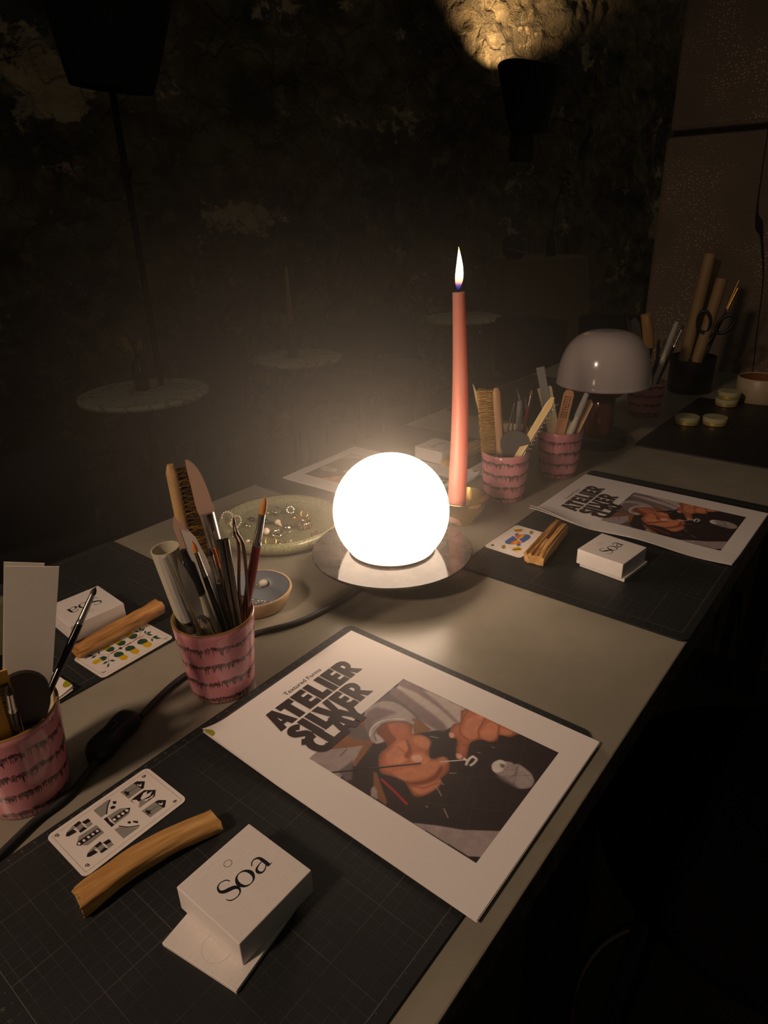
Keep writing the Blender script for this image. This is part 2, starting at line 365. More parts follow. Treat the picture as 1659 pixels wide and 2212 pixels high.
CARD_SIX = [
 ('ph_grey', 0.25, [(3.5,3.5),(50.5,3.5),(50.5,94.5),(3.5,94.5),(3.5,3.5)]),
 ('c_grey', 0, [(6.3,65.5),(6.4,79.0),(17.2,81.0),(17.4,66.0)]),
 ('ph_black', 0, [(6.4,79.0),(7.0,82.3),(12.1,86.7),(17.5,81.3),(17.2,79.6)]),
 ('ph_white', 0, [(9.2,80.1),(12.1,81.2),(11.6,83.5),(14.2,81.0),(12.0,79.9)]),
 ('ph_black', 0, [(8.2,69.2),(10.5,69.8),(11.5,71.4),(13.0,69.3),(15.3,69.4),(13.6,67.9),(13.7,66.0),(11.7,67.5),(9.4,66.9)]),
 ('ph_black', 0.4, [(11.9,69.7),(11.9,79.0)]),
 ('c_grey', 0, [(35.5,65.4),(36.0,78.4),(46.1,80.3),(45.8,65.9)]),
 ('ph_black', 0, [(36.0,78.4),(36.7,81.6),(41.5,85.8),(46.4,80.6),(46.0,79.0)]),
 ('ph_white', 0, [(38.7,79.5),(41.3,80.6),(41.0,82.8),(43.3,80.4),(41.3,79.2)]),
 ('ph_black', 0, [(37.4,68.9),(39.5,69.5),(40.5,71.0),(41.8,69.1),(44.0,69.1),(42.3,67.7),(42.3,65.9),(40.5,67.3),(38.4,66.7)]),
 ('ph_black', 0.4, [(40.8,69.4),(41.1,78.4)]),
 ('ph_black', 0, [(19.5,70.4),(19.4,80.3),(26.5,87.0),(31.4,82.1),(31.7,66.5),(20.1,65.8)]),
 ('c_grey', 0, [(25.9,71.5),(31.2,76.1),(31.7,66.5),(26.4,66.9)]),
 ('ph_white', 0, [(24.3,72.7),(21.5,78.1),(22.2,81.4),(25.6,77.7),(26.3,72.5)]),
 ('ph_white', 0, [(26.5,72.3),(24.8,78.4),(25.4,84.1),(27.9,79.7)]),
 ('ph_white', 0, [(27.0,72.5),(29.3,77.7),(29.2,82.9),(30.7,80.3),(29.9,74.4)]),
 ('ph_white', 0, [(20.2,66.6),(22.9,69.6),(26.9,69.8),(30.4,66.6),(26.9,66.0)]),
 ('c_grey', 0, [(5.9,39.4),(5.3,53.5),(6.4,54.5),(16.4,44.3),(16.8,39.7)]),
 ('ph_black', 1, [(6.6,55.3),(11.1,49.6),(17.2,44.4)]),
 ('ph_black', 0, [(9.6,55.4),(11.8,57.9),(13.9,55.9),(12.6,54.1)]),
 ('ph_black', 0, [(13.4,50.4),(13.5,53.0),(16.2,54.2),(17.0,52.3),(15.8,50.0)]),
 ('c_grey', 0, [(19.4,43.9),(20.3,55.2),(25.9,61.4),(30.4,56.6),(30.5,43.4)]),
 ('ph_black', 0, [(23.5,44.5),(24.4,59.4),(26.0,61.2),(28.8,58.3),(28.7,44.2)]),
 ('ph_white', 0, [(27.3,46.6),(26.2,46.8),(25.1,46.4),(24.6,45.5),(25.1,44.6),(26.2,44.4),(27.3,44.8),(27.8,45.7)]),
 ('ph_white', 0, [(27.3,50.8),(26.1,51.1),(25.0,50.7),(24.6,49.7),(25.1,48.9),(26.2,48.6),(27.3,49.0),(27.7,49.9)]),
 ('ph_white', 0, [(27.5,54.6),(26.3,54.9),(25.2,54.5),(24.8,53.6),(25.3,52.7),(26.4,52.4),(27.5,52.8),(27.9,53.8)]),
 ('ph_white', 0, [(27.4,58.6),(26.2,59.0),(25.1,58.5),(24.7,57.6),(25.2,56.7),(26.3,56.4),(27.4,56.8),(27.8,57.8)]),
 ('ph_black', 0, [(19.3,40.1),(19.6,43.4),(25.0,42.1),(30.6,42.9),(30.7,39.8)]),
 ('c_grey', 0, [(34.0,40.0),(35.4,44.1),(41.4,48.3),(47.0,55.0),(46.7,39.6)]),
 ('ph_black', 1, [(34.1,44.2),(40.7,48.8),(45.8,55.5)]),
 ('ph_black', 0, [(35.9,51.1),(36.5,52.9),(38.7,53.0),(38.7,51.2),(37.3,50.6)]),
 ('ph_black', 0, [(38.1,54.8),(41.7,57.4),(43.2,55.8),(39.8,54.0)]),
 ('ph_black', 0, [(11.4,10.7),(8.9,13.1),(9.6,18.4),(14.3,19.0),(13.3,12.3)]),
 ('c_grey', 0, [(8.5,13.3),(6.6,19.9),(10.4,20.3),(9.6,18.4)]),
 ('ph_black', 0, [(6.8,20.1),(6.3,25.9),(9.7,26.2),(10.3,20.8)]),
 ('c_grey', 0, [(10.0,20.6),(9.5,25.5),(14.0,25.9),(15.2,20.5)]),
 ('ph_black', 0, [(8.9,26.7),(9.6,32.2),(13.6,32.1),(13.0,27.4)]),
 ('ph_black', 0, [(15.0,20.2),(13.8,25.1),(17.4,26.5),(17.2,20.4)]),
 ('c_grey', 0, [(13.4,27.1),(13.7,31.6),(17.2,31.7),(17.3,27.0)]),
 ('ph_black', 0, [(39.6,11.2),(37.4,13.5),(38.2,18.6),(42.6,19.3),(41.4,12.8)]),
 ('c_grey', 0, [(37.0,13.7),(35.4,20.1),(39.0,20.5),(38.2,18.6)]),
 ('ph_black', 0, [(35.7,20.3),(35.4,25.9),(38.5,26.2),(38.9,21.0)]),
 ('c_grey', 0, [(38.7,20.7),(38.4,25.5),(42.5,25.8),(43.5,20.6)]),
 ('ph_black', 0, [(37.8,26.7),(38.6,31.9),(42.3,31.8),(41.7,27.3)]),
 ('ph_black', 0, [(43.3,20.4),(42.4,25.1),(45.7,26.5),(45.3,20.6)]),
 ('c_grey', 0, [(42.0,27.0),(42.4,31.3),(45.7,31.5),(45.6,26.9)]),
 ('c_grey', 0, [(22.4,14.1),(19.1,17.5),(19.9,32.8),(30.7,32.9),(31.3,17.6),(28.2,14.8)]),
 ('ph_black', 0, [(24.8,11.8),(22.8,13.9),(23.6,32.0),(28.1,31.8),(27.5,13.6)]),
 ('ph_white', 0, [(26.0,14.8),(25.0,15.1),(24.0,14.7),(23.7,13.9),(24.1,13.2),(25.1,13.0),(26.1,13.3),(26.4,14.1)]),
 ('ph_white', 0, [(26.3,19.0),(25.3,19.2),(24.3,18.8),(24.0,18.0),(24.4,17.3),(25.4,17.1),(26.4,17.4),(26.7,18.2)]),
 ('ph_white', 0, [(26.3,23.1),(25.3,23.3),(24.3,22.9),(24.0,22.1),(24.4,21.4),(25.4,21.2),(26.4,21.5),(26.8,22.3)]),
 ('ph_white', 0, [(26.5,26.9),(25.5,27.1),(24.5,26.8),(24.1,25.9),(24.5,25.2),(25.6,25.0),(26.5,25.3),(26.9,26.1)]),
 ('ph_white', 0, [(26.4,30.9),(25.4,31.2),(24.4,30.8),(24.1,30.0),(24.5,29.2),(25.5,29.0),(26.5,29.4),(26.9,30.2)]),
 ('ph_black', 0.6, [(5.9,5.2),(4.5,5.7),(4.4,7.4),(6.1,7.7)]),
 ('ph_black', 0.6, [(5.6,7.6),(6.8,7.7),(7.1,6.6),(5.7,6.3),(5.6,7.6)]),
 ('ph_black', 0.6, [(46.5,6.2),(45.3,6.6),(45.2,8.2),(46.8,8.5)]),
 ('ph_black', 0.6, [(46.4,8.5),(47.4,8.6),(47.6,7.5),(46.4,7.2),(46.4,8.5)]),
 ('ph_black', 0.6, [(6.1,91.2),(7.7,90.5),(7.8,88.5),(5.9,88.3)]),
 ('ph_black', 0.6, [(6.0,90.1),(7.3,90.1),(7.6,88.7),(6.1,88.5),(6.0,90.1)]),
 ('ph_black', 0.6, [(47.2,91.4),(48.5,90.7),(48.5,88.8),(46.9,88.6)]),
 ('ph_black', 0.6, [(47.0,90.3),(48.1,90.3),(48.4,89.0),(47.0,88.8),(47.0,90.3)]),
]
CARD_ACORN = [
 ('ph_grey', 0.25, [(3.5,3.5),(50.5,3.5),(50.5,94.5),(3.5,94.5),(3.5,3.5)]),
 ('c_yellow', 0, [(35.4,48.7),(36.2,56.9),(43.7,57.0),(46.0,54.7),(47.3,50.8),(44.0,47.9)]),
 ('c_green', 0, [(29.9,47.6),(27.3,50.5),(27.0,54.9),(31.1,58.2),(35.2,57.7),(37.3,56.1),(36.0,48.7),(33.4,46.6)]),
 ('c_yellow', 0, [(35.8,65.6),(36.6,74.2),(44.2,74.3),(46.6,71.8),(47.9,67.7),(44.6,64.7)]),
 ('c_green', 0, [(30.0,64.5),(27.4,67.6),(27.1,72.2),(31.3,75.7),(35.5,75.1),(37.7,73.3),(36.4,65.6),(33.7,63.4)]),
 ('c_yellow', 0, [(35.0,33.5),(35.7,41.3),(43.0,41.5),(45.2,39.3),(46.5,35.7),(43.4,32.9)]),
 ('c_green', 0, [(29.5,32.4),(27.0,35.1),(26.7,39.3),(30.7,42.5),(34.7,42.1),(36.8,40.5),(35.6,33.5),(33.0,31.5)]),
 ('c_yellow', 0, [(6.6,48.4),(6.8,57.4),(13.6,55.9),(14.5,47.9)]),
 ('c_green', 0, [(14.3,47.7),(13.1,56.3),(15.2,58.4),(18.8,57.5),(22.1,53.1),(20.0,48.3)]),
 ('c_yellow', 0, [(5.9,65.2),(6.0,74.7),(13.1,73.0),(14.1,64.6)]),
 ('c_green', 0, [(13.8,64.4),(12.5,73.5),(14.7,75.7),(18.4,74.7),(21.8,70.0),(19.6,65.0)]),
 ('c_yellow', 0, [(7.1,33.1),(7.3,41.7),(14.0,40.3),(14.9,32.7)]),
 ('c_green', 0, [(14.6,32.5),(13.4,40.7),(15.5,42.7),(19.1,41.9),(22.2,37.8),(20.2,33.2)]),
 ('c_yellow', 0, [(21.1,10.6),(20.5,13.9),(22.3,19.9),(27.3,19.3),(27.8,10.4),(25.2,8.6)]),
 ('c_green', 0, [(20.9,18.8),(20.9,24.2),(24.0,26.2),(26.8,25.8),(29.3,22.4),(28.6,18.8),(23.4,20.0)]),
 ('c_red', 2, [(23.9,32.2),(24.2,38.9)]),
 ('c_red', 2, [(24.3,53.2),(24.4,61.1)]),
 ('c_red', 1.2, [(23.2,66.3),(24.3,79.1)]),
 ('ph_black', 0.9, [(24.2,38.9),(24.3,53.2)]),
 ('ph_black', 0.6, [(24.4,61.1),(23.2,67.3)]),
 ('ph_black', 0, [(22.2,44.7),(21.8,47.0),(24.4,48.2),(26.8,45.9),(25.3,43.9)]),
 ('c_green', 0, [(14.4,82.2),(11.2,85.7),(6.9,86.7),(10.1,83.2)]),
 ('c_green', 0, [(14.4,82.2),(16.0,85.0),(13.6,89.4),(12.0,86.5)]),
 ('c_green', 0, [(14.3,81.2),(9.7,80.5),(8.5,77.0),(13.1,77.7)]),
 ('c_green', 0, [(22.9,81.7),(21.4,84.9),(17.5,86.7),(19.0,83.5)]),
 ('c_green', 0, [(23.8,81.5),(26.3,84.7),(24.7,89.9),(22.3,86.6)]),
 ('c_green', 0, [(25.3,81.8),(30.1,82.5),(31.6,86.1),(26.8,85.4)]),
 ('c_green', 0, [(35.4,80.9),(38.1,77.8),(41.8,77.0),(39.1,80.2)]),
 ('c_green', 0, [(35.2,81.6),(38.3,84.3),(37.7,89.2),(34.5,86.5)]),
 ('c_green', 0, [(35.5,81.9),(41.8,83.4),(45.1,87.9),(38.7,86.4)]),
 ('c_green', 0, [(15.5,23.9),(13.1,26.3),(9.8,26.6),(12.3,24.2)]),
 ('c_green', 0, [(12.1,19.6),(8.1,16.8),(7.6,12.2),(11.6,15.0)]),
 ('c_green', 0, [(14.8,21.0),(12.6,17.9),(14.1,13.4),(16.3,16.5)]),
 ('c_green', 0, [(32.8,23.6),(37.6,24.7),(39.4,28.1),(34.6,27.0)]),
 ('c_green', 0, [(33.5,22.7),(31.5,19.3),(33.1,14.8),(35.1,18.1)]),
 ('c_green', 0, [(37.1,20.9),(38.4,17.3),(42.5,14.1),(41.3,17.7)]),
 ('c_red', 0.4, [(24.7,63.2),(22.3,73.8),(14.4,82.2)]),
 ('c_red', 0.4, [(24.3,79.1),(23.2,82.0)]),
 ('c_red', 0.4, [(23.8,66.8),(27.1,75.8),(34.9,81.4)]),
 ('c_red', 0.4, [(23.8,30.5),(16.5,23.1),(11.6,20.0)]),
 ('c_red', 0.4, [(24.7,31.2),(27.2,26.9),(37.8,20.0)]),
 ('ph_black', 0.8, [(43.7,6.5),(46.4,6.2),(45.8,10.2)]),
 ('ph_black', 0.8, [(47.8,92.9),(49.0,90.2),(46.3,88.0)]),
]
CARD_COURT = [
 ('ph_grey', 0.25, [(3.5,3.5),(50.5,3.5),(50.5,94.5),(3.5,94.5),(3.5,3.5)]),
 ('c_blue', 0, [(13.9,34.9),(14.5,60.1),(35.2,45.3),(32.2,39.6),(24.1,28.9),(17.7,28.5)]),
 ('c_blue', 0, [(16.9,60.9),(18.3,68.0),(24.3,75.3),(30.9,77.2),(35.8,70.5),(36.4,61.0),(35.5,45.6)]),
 ('c_orange', 0, [(15.9,60.0),(17.5,67.8),(26.1,75.5),(27.7,59.7),(25.6,52.0)]),
 ('c_yellow', 0, [(23.8,56.0),(22.5,69.1),(24.6,74.7),(26.8,61.8),(26.3,52.6)]),
 ('c_orange', 0, [(23.4,28.3),(22.3,43.0),(25.6,52.0),(33.4,45.1),(34.6,40.5),(29.9,34.5)]),
 ('c_yellow', 0, [(26.8,33.0),(24.9,45.5),(25.8,51.6),(28.6,47.6),(29.4,35.5)]),
 ('ph_white', 1.2, [(11.5,61.5),(37.1,44.3)]),
 ('c_yellow', 0, [(6.6,75.5),(5.9,82.0),(12.5,89.0),(16.8,86.7),(17.9,79.2),(13.6,72.2)]),
 ('ph_black', 0, [(6.7,77.1),(14.2,87.2),(15.8,85.8),(10.4,77.2)]),
 ('c_blue', 0, [(12.7,67.0),(16.5,72.0),(19.1,67.3),(16.5,61.9)]),
 ('c_olive', 0, [(24.6,89.9),(26.4,93.1),(31.0,90.3),(32.7,82.4),(30.0,79.2)]),
 ('ph_black', 0.35, [(18.9,87.3),(19.7,82.3),(22.4,80.6),(25.2,80.4),(27.0,83.6)]),
 ('c_red', 0, [(23.3,86.7),(23.7,88.8),(25.0,86.6)]),
 ('ph_black', 0.7, [(6.8,89.6),(8.1,89.1)]),
 ('ph_black', 0.7, [(8.8,89.7),(10.1,89.3)]),
 ('ph_black', 0.7, [(10.8,89.9),(12.1,89.4)]),
 ('ph_black', 0.7, [(12.7,90.1),(14.1,89.6)]),
 ('ph_black', 0.7, [(14.7,90.2),(16.0,89.8)]),
 ('ph_black', 0, [(40.6,91.7),(43.1,95.3),(45.3,92.5),(43.9,87.4)]),
 ('c_yellow', 0, [(43.7,27.6),(44.4,21.0),(37.8,14.1),(33.5,16.3),(32.4,23.9),(36.7,30.9)]),
 ('ph_black', 0, [(43.5,26.0),(36.0,15.9),(34.5,17.3),(39.9,25.9)]),
 ('c_blue', 0, [(37.5,36.1),(33.8,31.0),(31.2,35.7),(33.8,41.2)]),
 ('c_olive', 0, [(25.7,13.1),(23.9,10.0),(19.3,12.8),(17.6,20.6),(20.3,23.8)]),
 ('ph_black', 0.35, [(31.4,15.8),(30.6,20.7),(27.9,22.5),(25.1,22.6),(23.2,19.5)]),
 ('c_red', 0, [(27.0,16.4),(26.5,14.3),(25.3,16.5)]),
 ('ph_black', 0.7, [(43.5,13.5),(42.1,14.0)]),
 ('ph_black', 0.7, [(41.5,13.3),(40.2,13.8)]),
 ('ph_black', 0.7, [(39.5,13.2),(38.2,13.6)]),
 ('ph_black', 0.7, [(37.5,13.0),(36.2,13.5)]),
 ('ph_black', 0.7, [(35.6,12.8),(34.2,13.3)]),
 ('ph_black', 0, [(9.7,11.4),(7.2,7.8),(5.0,10.5),(6.4,15.6)]),
]
# ------------------------------------------------------------------ materials
def grid_mat():
    m = Mat('cutting_mat', (44, 46, 46), 0.55)
    x, y, z = m.xyz()
    def lines(step, w):
        a = ((x / step + 0.5).fract() - 0.5).abs().lt(w / step / 2)
        b = ((y / step + 0.5).fract() - 0.5).abs().lt(w / step / 2)
        return a.max(b)
    inside = (x.gt(0.0145)) * (x.lt(0.4355)) * (y.gt(0.0095)) * (y.lt(0.2905))
    fine = lines(0.01, 0.00035) * 0.30
    big = lines(0.05, 0.0005) * 0.55
    n = m.noise(14, 2)
    c = m.mix((fine.max(big) * inside) * n.smooth(0.25, 0.7), m.mix(n, (24, 26, 27), (33, 35, 35)), (112, 110, 104))
    m.color(c); m.bump(m.noise(900, 1), 0.25, 0.0005)
    return m.m
CUT_MAT = grid_mat()
m = Mat('bench_paint', (132, 134, 122), 0.38)
n1, n2 = m.noise(3.2, 6, rough=0.65), m.noise(26, 4)
col = m.mix(n1.smooth(0.35, 0.7), (132, 127, 112), (156, 149, 133))
col = m.mix((n2.smooth(0.62, 0.8)) * 0.35, col, (104, 92, 74))
sp = m.noise(160, 1)
m.color(m.mix(sp.gt(0.83), col, (80, 66, 50)))
m.rough(n1 * 0.16 + 0.22); m.bump(m.noise(40, 4) + m.noise(350, 2) * .15, 0.12, 0.001)
BENCH = m.m
m = Mat('bench_edge', (96, 90, 76), 0.6)
m.color(m.mix(m.noise(60, 3).smooth(0.4, 0.7), (70, 66, 56), (112, 106, 92)))
BENCH_EDGE = m.m
m = Mat('paper', (232, 226, 222), 0.6)
m.bump(m.noise(120, 2), 0.04, 0.0005)
PAPER = m.m
m = Mat('card_stock', (228, 220, 212), 0.35); CARD = m.m
m = Mat('linen_box_paper', (226, 220, 214), 0.65)
x, y, z = m.xyz()
w1 = m.noise(1, 2, vec=m.comb(x * 90, y * 4200, z * 4200)); w2 = m.noise(1, 2, vec=m.comb(x * 4200, y * 90, z * 90))
wv = w1 * 0.7 + w2 * 0.3
m.color(m.mix(wv.smooth(0.3, 0.7), (216, 209, 203), (232, 226, 220))); m.bump(wv, 0.3, 0.0004)
LINEN = m.m
def wood_mat(name, a, b, scale=1.0, dark=(60, 34, 14)):
    m = Mat(name, a, 0.6)
    g = m.noise(90 * scale, 4, stretch=(0.08, 1, 1), rough=0.7)
    g2 = m.noise(22 * scale, 3, stretch=(0.2, 1, 1))
    c = m.mix(g.smooth(0.3, 0.72), a, b)
    m.color(m.mix((g2.smooth(0.60 - .10 * (scale > 1.2), 0.78 - .08 * (scale > 1.2))) * (.6 if scale < 1.2 else .9), c, dark)); m.bump(g + m.noise(300, 3, stretch=(.1, 1, 1)) * .5, 0.8, 0.0015)
    return m.m
PALO = wood_mat('palo_santo_wood', (170, 122, 62), (220, 176, 108))
PALO_BARK = wood_mat('palo_santo_bark', (158, 104, 50), (224, 168, 96), 1.4, (40, 24, 14))
def plain_wood(name, a, b):
    m = Mat(name, a, 0.5)
    g = m.noise(160, 3, stretch=(1, 1, 0.06)); m.color(m.mix(g.smooth(0.35, 0.7), a, b)); return m.m
BEECH = plain_wood('beech_wood', (190, 142, 98), (222, 178, 132))
BAMBOO = plain_wood('bamboo_wood', (214, 184, 122), (236, 210, 156))
OLDWOOD = plain_wood('worn_handle_wood', (168, 132, 88), (206, 170, 122))
def mug_mat(seed):
    m = Mat('pink_glaze_%d' % seed, (214, 140, 150), 0.22, Coat_Weight=0.5)
    x, y, z = m.xyz()
    r = (x * x + y * y).pow(0.5) + 0.0001
    cx, cy = x / r, y / r
    wob = m.noise(1, 2, vec=m.comb(cx * 2.2 + seed * 3.1, cy * 2.2, z * 12)) - 0.5
    zz = z / 0.0205 + wob * 0.55 + 0.15
    row = zz.floor(); t = zz.fract()
    hair = m.noise(1, 1, vec=m.comb(cx * 34 + seed, cy * 34, row * 7.3))
    hair2 = m.noise(1, 0, vec=m.comb(cx * 11, cy * 11 + seed, row * 5.1))
    ln = (hair.smooth(0.36, 0.72)) * (hair2 * 0.50 + 0.09)
    hair3 = m.noise(1, 1, vec=m.comb(cx * 40 + seed, cy * 40 + 3.0, row * 3.3))
    top = hair3.smooth(0.38, 0.72) * 0.13
    band = t.lt(top + 0.56) * t.gt(((ln * -1) + 0.50))
    thin = (t - 0.53).abs().lt(hair2.smooth(0.28, 0.56) * 0.105)
    gate = hair2.smooth(0.22, 0.32)
    ink = band.max(thin) * gate
    soft = m.noise(300, 2).smooth(0.25, 0.6)
    inside = z.lt(0.0835)
    base = m.mix(m.noise(20, 3), (204, 128, 140), (224, 152, 158))
    base = m.mix(z.smooth(0.0845, 0.0875), base, (150, 112, 60))
    m.color(m.mix(ink * inside * (soft * 0.5 + 0.5) * 0.92, base, (44, 40, 46)))
    m.bump(ink, 0.15, 0.0006)
    return m.m
m = Mat('mug_inside_glaze', (200, 190, 150), 0.35); MUG_IN = m.m
# print inks
INK = {}
for k, c, r in [('ink_dark', (58, 42, 44), .55), ('ph_light', (206, 190, 184), .6), ('ph_mauve', (140, 118, 122), .6), ('ph_grey', (120, 106, 108), .6),
             ('ph_pale', (178, 164, 164), .6), ('ph_desk', (150, 96, 62), .6), ('ph_wood', (146, 98, 62), .6), ('ph_doc', (176, 158, 158), .6),
             ('ph_red', (176, 40, 40), .6), ('ph_skin', (184, 108, 80), .6), ('ph_skin_dark', (142, 76, 54), .6), ('ph_skin_light', (200, 126, 98), .6),
             ('ph_nail', (212, 156, 136), .6), ('ph_black', (34, 26, 30), .5), ('ph_white', (226, 216, 210), .6), ('ph_line', (92, 74, 74), .6),
             ('c_grey', (140, 138, 130), .5), ('c_yellow', (214, 170, 20), .5), ('c_green', (30, 74, 58), .5), ('c_red', (182, 52, 30), .5),
             ('c_blue', (52, 96, 160), .5), ('c_orange', (216, 96, 40), .5), ('c_olive', (140, 126, 60), .5), ('title', (52, 40, 42), .5)]:
    m = Mat('print_' + k, c, r)
    if k in ('ink_dark', 'ph_skin', 'ph_light', 'ph_mauve', 'ph_desk'):
        q = m.noise(26, 4).smooth(0.3, 0.7)
        m.color(m.mix(q, tuple(int(v * .86) for v in c), tuple(min(255, int(v * 1.1)) for v in c)))
    INK[k] = m.m
INK_KEYS = list(INK); INK_LIST = [INK[k] for k in INK_KEYS]
BLACK = flat('black_plastic', (16, 16, 17), 0.45)
BLACK_GLOSS = flat('black_lacquer', (14, 14, 15), 0.15)
STEEL = flat('steel', (196, 190, 184), 0.22, 1.0)
DARKSTEEL = flat('dark_steel', (120, 114, 108), 0.3, 1.0)
SILVER = flat('silver', (228, 220, 206), 0.2, 1.0)
GOLD = flat('gold', (226, 176, 92), 0.22, 1.0)
BRASS = flat('brass', (208, 172, 104), 0.2, 1.0)
COPPER = flat('copper', (206, 124, 76), 0.25, 1.0)
RED = flat('red_lacquer', (150, 28, 34), 0.2)
PEARL = flat('pearl', (236, 222, 200), 0.15, Coat_Weight=0.6)
SAGE = None
m = Mat('sage_glaze', (140, 140, 108), 0.12, Coat_Weight=0.4)
nn = m.noise(420, 2); m.color(m.mix(nn.smooth(0.35, 0.65), (126, 126, 92), (158, 156, 122))); SAGE = m.m
BLUEGREY = flat('blue_grey_glaze', (122, 130, 138), 0.35)
TANRIM = flat('tan_clay', (186, 156, 116), 0.5)
CLEAR = flat('clear_plastic', (235, 232, 225), 0.2, Transmission_Weight=0.55, IOR=1.2)
MILKY = flat('milky_plastic', (222, 216, 190), 0.35, Transmission_Weight=0.25, IOR=1.3)
GUM = flat('pink_agate', (222, 184, 164), 0.15, Transmission_Weight=0.15)
WHITEP = flat('white_plastic', (224, 216, 204), 0.45)
STICKER = flat('yellow_green_sticker', (150, 150, 20), 0.45)
BRISTLE = flat('brass_wire', (190, 150, 74), 0.35, 0.7)
BRISTLE_D = flat('dark_bristle', (70, 54, 34), 0.6)

# ------------------------------------------------------------------ the setting
m = Mat('rubble_stone', (100, 90, 70), 0.9)
n1 = m.noise(1.3, 5, rough=0.6); n2 = m.noise(7, 6, rough=0.7); n3 = m.noise(2.4, 3)
mv = m.nt.nodes.new('ShaderNodeVectorMath'); mv.operation = 'MULTIPLY_ADD'; nz = m.nt.nodes.new('ShaderNodeTexNoise'); nz.inputs['Scale'].default_value = 3.5; nz.inputs['Detail'].default_value = 5
m.nt.links.new(m.coord(), nz.inputs['Vector']); m.nt.links.new(nz.outputs['Color'], mv.inputs[0]); mv.inputs[1].default_value = (.5, .5, .5); m.nt.links.new(m.coord(), mv.inputs[2])
vor = m.voronoi(3.6, 'DISTANCE_TO_EDGE', vec=mv.outputs[0])
c = m.mix(n1.smooth(0.35, 0.65), (74, 66, 52), (120, 106, 78))
c = m.mix(n2.smooth(0.45, 0.75), c, (150, 132, 98))
c = m.mix(n3.smooth(0.60, 0.70), c, (70, 72, 54))
n4 = m.noise(1.7, 7, rough=0.7, stretch=(1, 1, 1.3))
c = m.mix(n4.smooth(0.60, 0.64), c, (196, 174, 140))
c = m.mix(S_(m.nt, vor).lt(0.025) * n2.smooth(.4, .6) * 0.5, c, (60, 52, 42))
m.color(c); m.bump(n2 * 1.4 + m.noise(30, 5, rough=.7) * .5 + S_(m.nt, vor).smooth(0, 0.10) * 0.35, 1.0, 0.035)
STONE = m.m
m = Mat('tooled_stone', (96, 84, 70), 0.85)
x, y, z = m.xyz()
dots = m.voronoi(120, 'F1', rnd=0.75)
nn = m.noise(5, 4)
c = m.mix(nn, (84, 74, 64), (122, 106, 88))
low = z.lt(1.55 + 0.0)
c = m.mix(S_(m.nt, dots).lt(0.26) * nn.smooth(0.42, 0.62), c, (176, 148, 122))
crack = (m.noise(1.6, 4, rough=0.5, stretch=(1, 1, .12)) - 0.5).abs().lt(0.0016)
c = m.mix(crack, c, (20, 18, 16))
m.color(c); m.bump(S_(m.nt, dots).smooth(0.1, 0.5) * -1 + nn, 0.35, 0.004)
PILLAR = m.m
m = Mat('floor_concrete', (60, 56, 50), 0.7)
m.color(m.mix(m.noise(2, 5), (44, 42, 38), (72, 68, 62))); FLOOR = m.m

bm = B(); box(bm, (0.5, 2.5, -0.05), (13, 13, 0.1)); tag(build('floor', bm, FLOOR), kind='structure')
# rubble wall at the back
P0 = Vector((-1.94, 3.256, 0)); WD = Vector((math.cos(math.radians(43)), math.sin(math.radians(43)), 0)); WN = Vector((WD.y, -WD.x, 0))
bm = B(); NX, NZ = 330, 125; X0, X1, ZT = -2.6, 8.2, 3.7
vs = []
for i in range(NX + 1):
    for k in range(NZ + 1):
        s = X0 + (X1 - X0) * i / NX; z = ZT * k / NZ
        wx = .35 * noise.noise(Vector((s * 3, 9, z * 3))) + .18 * noise.noise(Vector((s * 7, 2, z * 7))); wz = .35 * noise.noise(Vector((s * 3, 19, z * 3)))
        q = Vector((s * 2.4 + wx, 0.3, z * 3.0 + wz))
        d = noise.voronoi(q)[0]
        stone = min(1.0, (d[1] - d[0]) * 2.2)
        amp = 0.045 * stone + 0.07 * noise.fractal(Vector((s * 1.5, 3, z * 1.5)), 1.0, 2.0, 3) + 0.035 * noise.noise(Vector((s * 9, 5, z * 9))) + 0.015 * noise.noise(Vector((s * 22, 5, z * 22)))
        vs.append(bm.verts.new(P0 + WD * s + WN * (amp - 0.03) + Vector((0, 0, z))))
for i in range(NX):
    for k in range(NZ):
        a = i * (NZ + 1) + k
        bm.faces.new((vs[a], vs[a + NZ + 1], vs[a + NZ + 2], vs[a + 1]))
bk = [P0 + WD * s - WN * 0.3 for s in (X0, X1)]
q = [bm.verts.new(v) for v in (bk[0], bk[1], bk[1] + Vector((0, 0, ZT)), bk[0] + Vector((0, 0, ZT)))]
bm.faces.new(q)
tag(build('wall_back', bm, STONE, smooth=True), kind='structure')
# tooled stone pillar at the far end of the bench, of two blocks
def yawbox(name, u0, u1, w0, w1, z0, z1, mt, bev=0.0, parent=None, jit=0):
    bm = B(); c = bench((u0 + u1) / 2, (w0 + w1) / 2)
    box(bm, (0, 0, 0), (u1 - u0, w1 - w0, z1 - z0), bev=bev)
    return build(name, bm, mt, parent, loc=(c.x, c.y, (z0 + z1) / 2), rotz=YAW)
jz = T + 0.62
tag(yawbox('wall_right', 2.12, 2.9, -1.6, 0.705, 0.0, jz - 0.006, PILLAR, 0.012), kind='structure')
tag(yawbox('trim_1', 2.135, 2.9, -1.6, 0.69, jz - 0.006, jz + 0.006, flat('dark_joint', (20, 18, 16), 0.9)), kind='structure')
tag(yawbox('wall_right_upper', 2.125, 2.9, -1.6, 0.700, jz + 0.006, 3.7, PILLAR, 0.012), kind='structure')

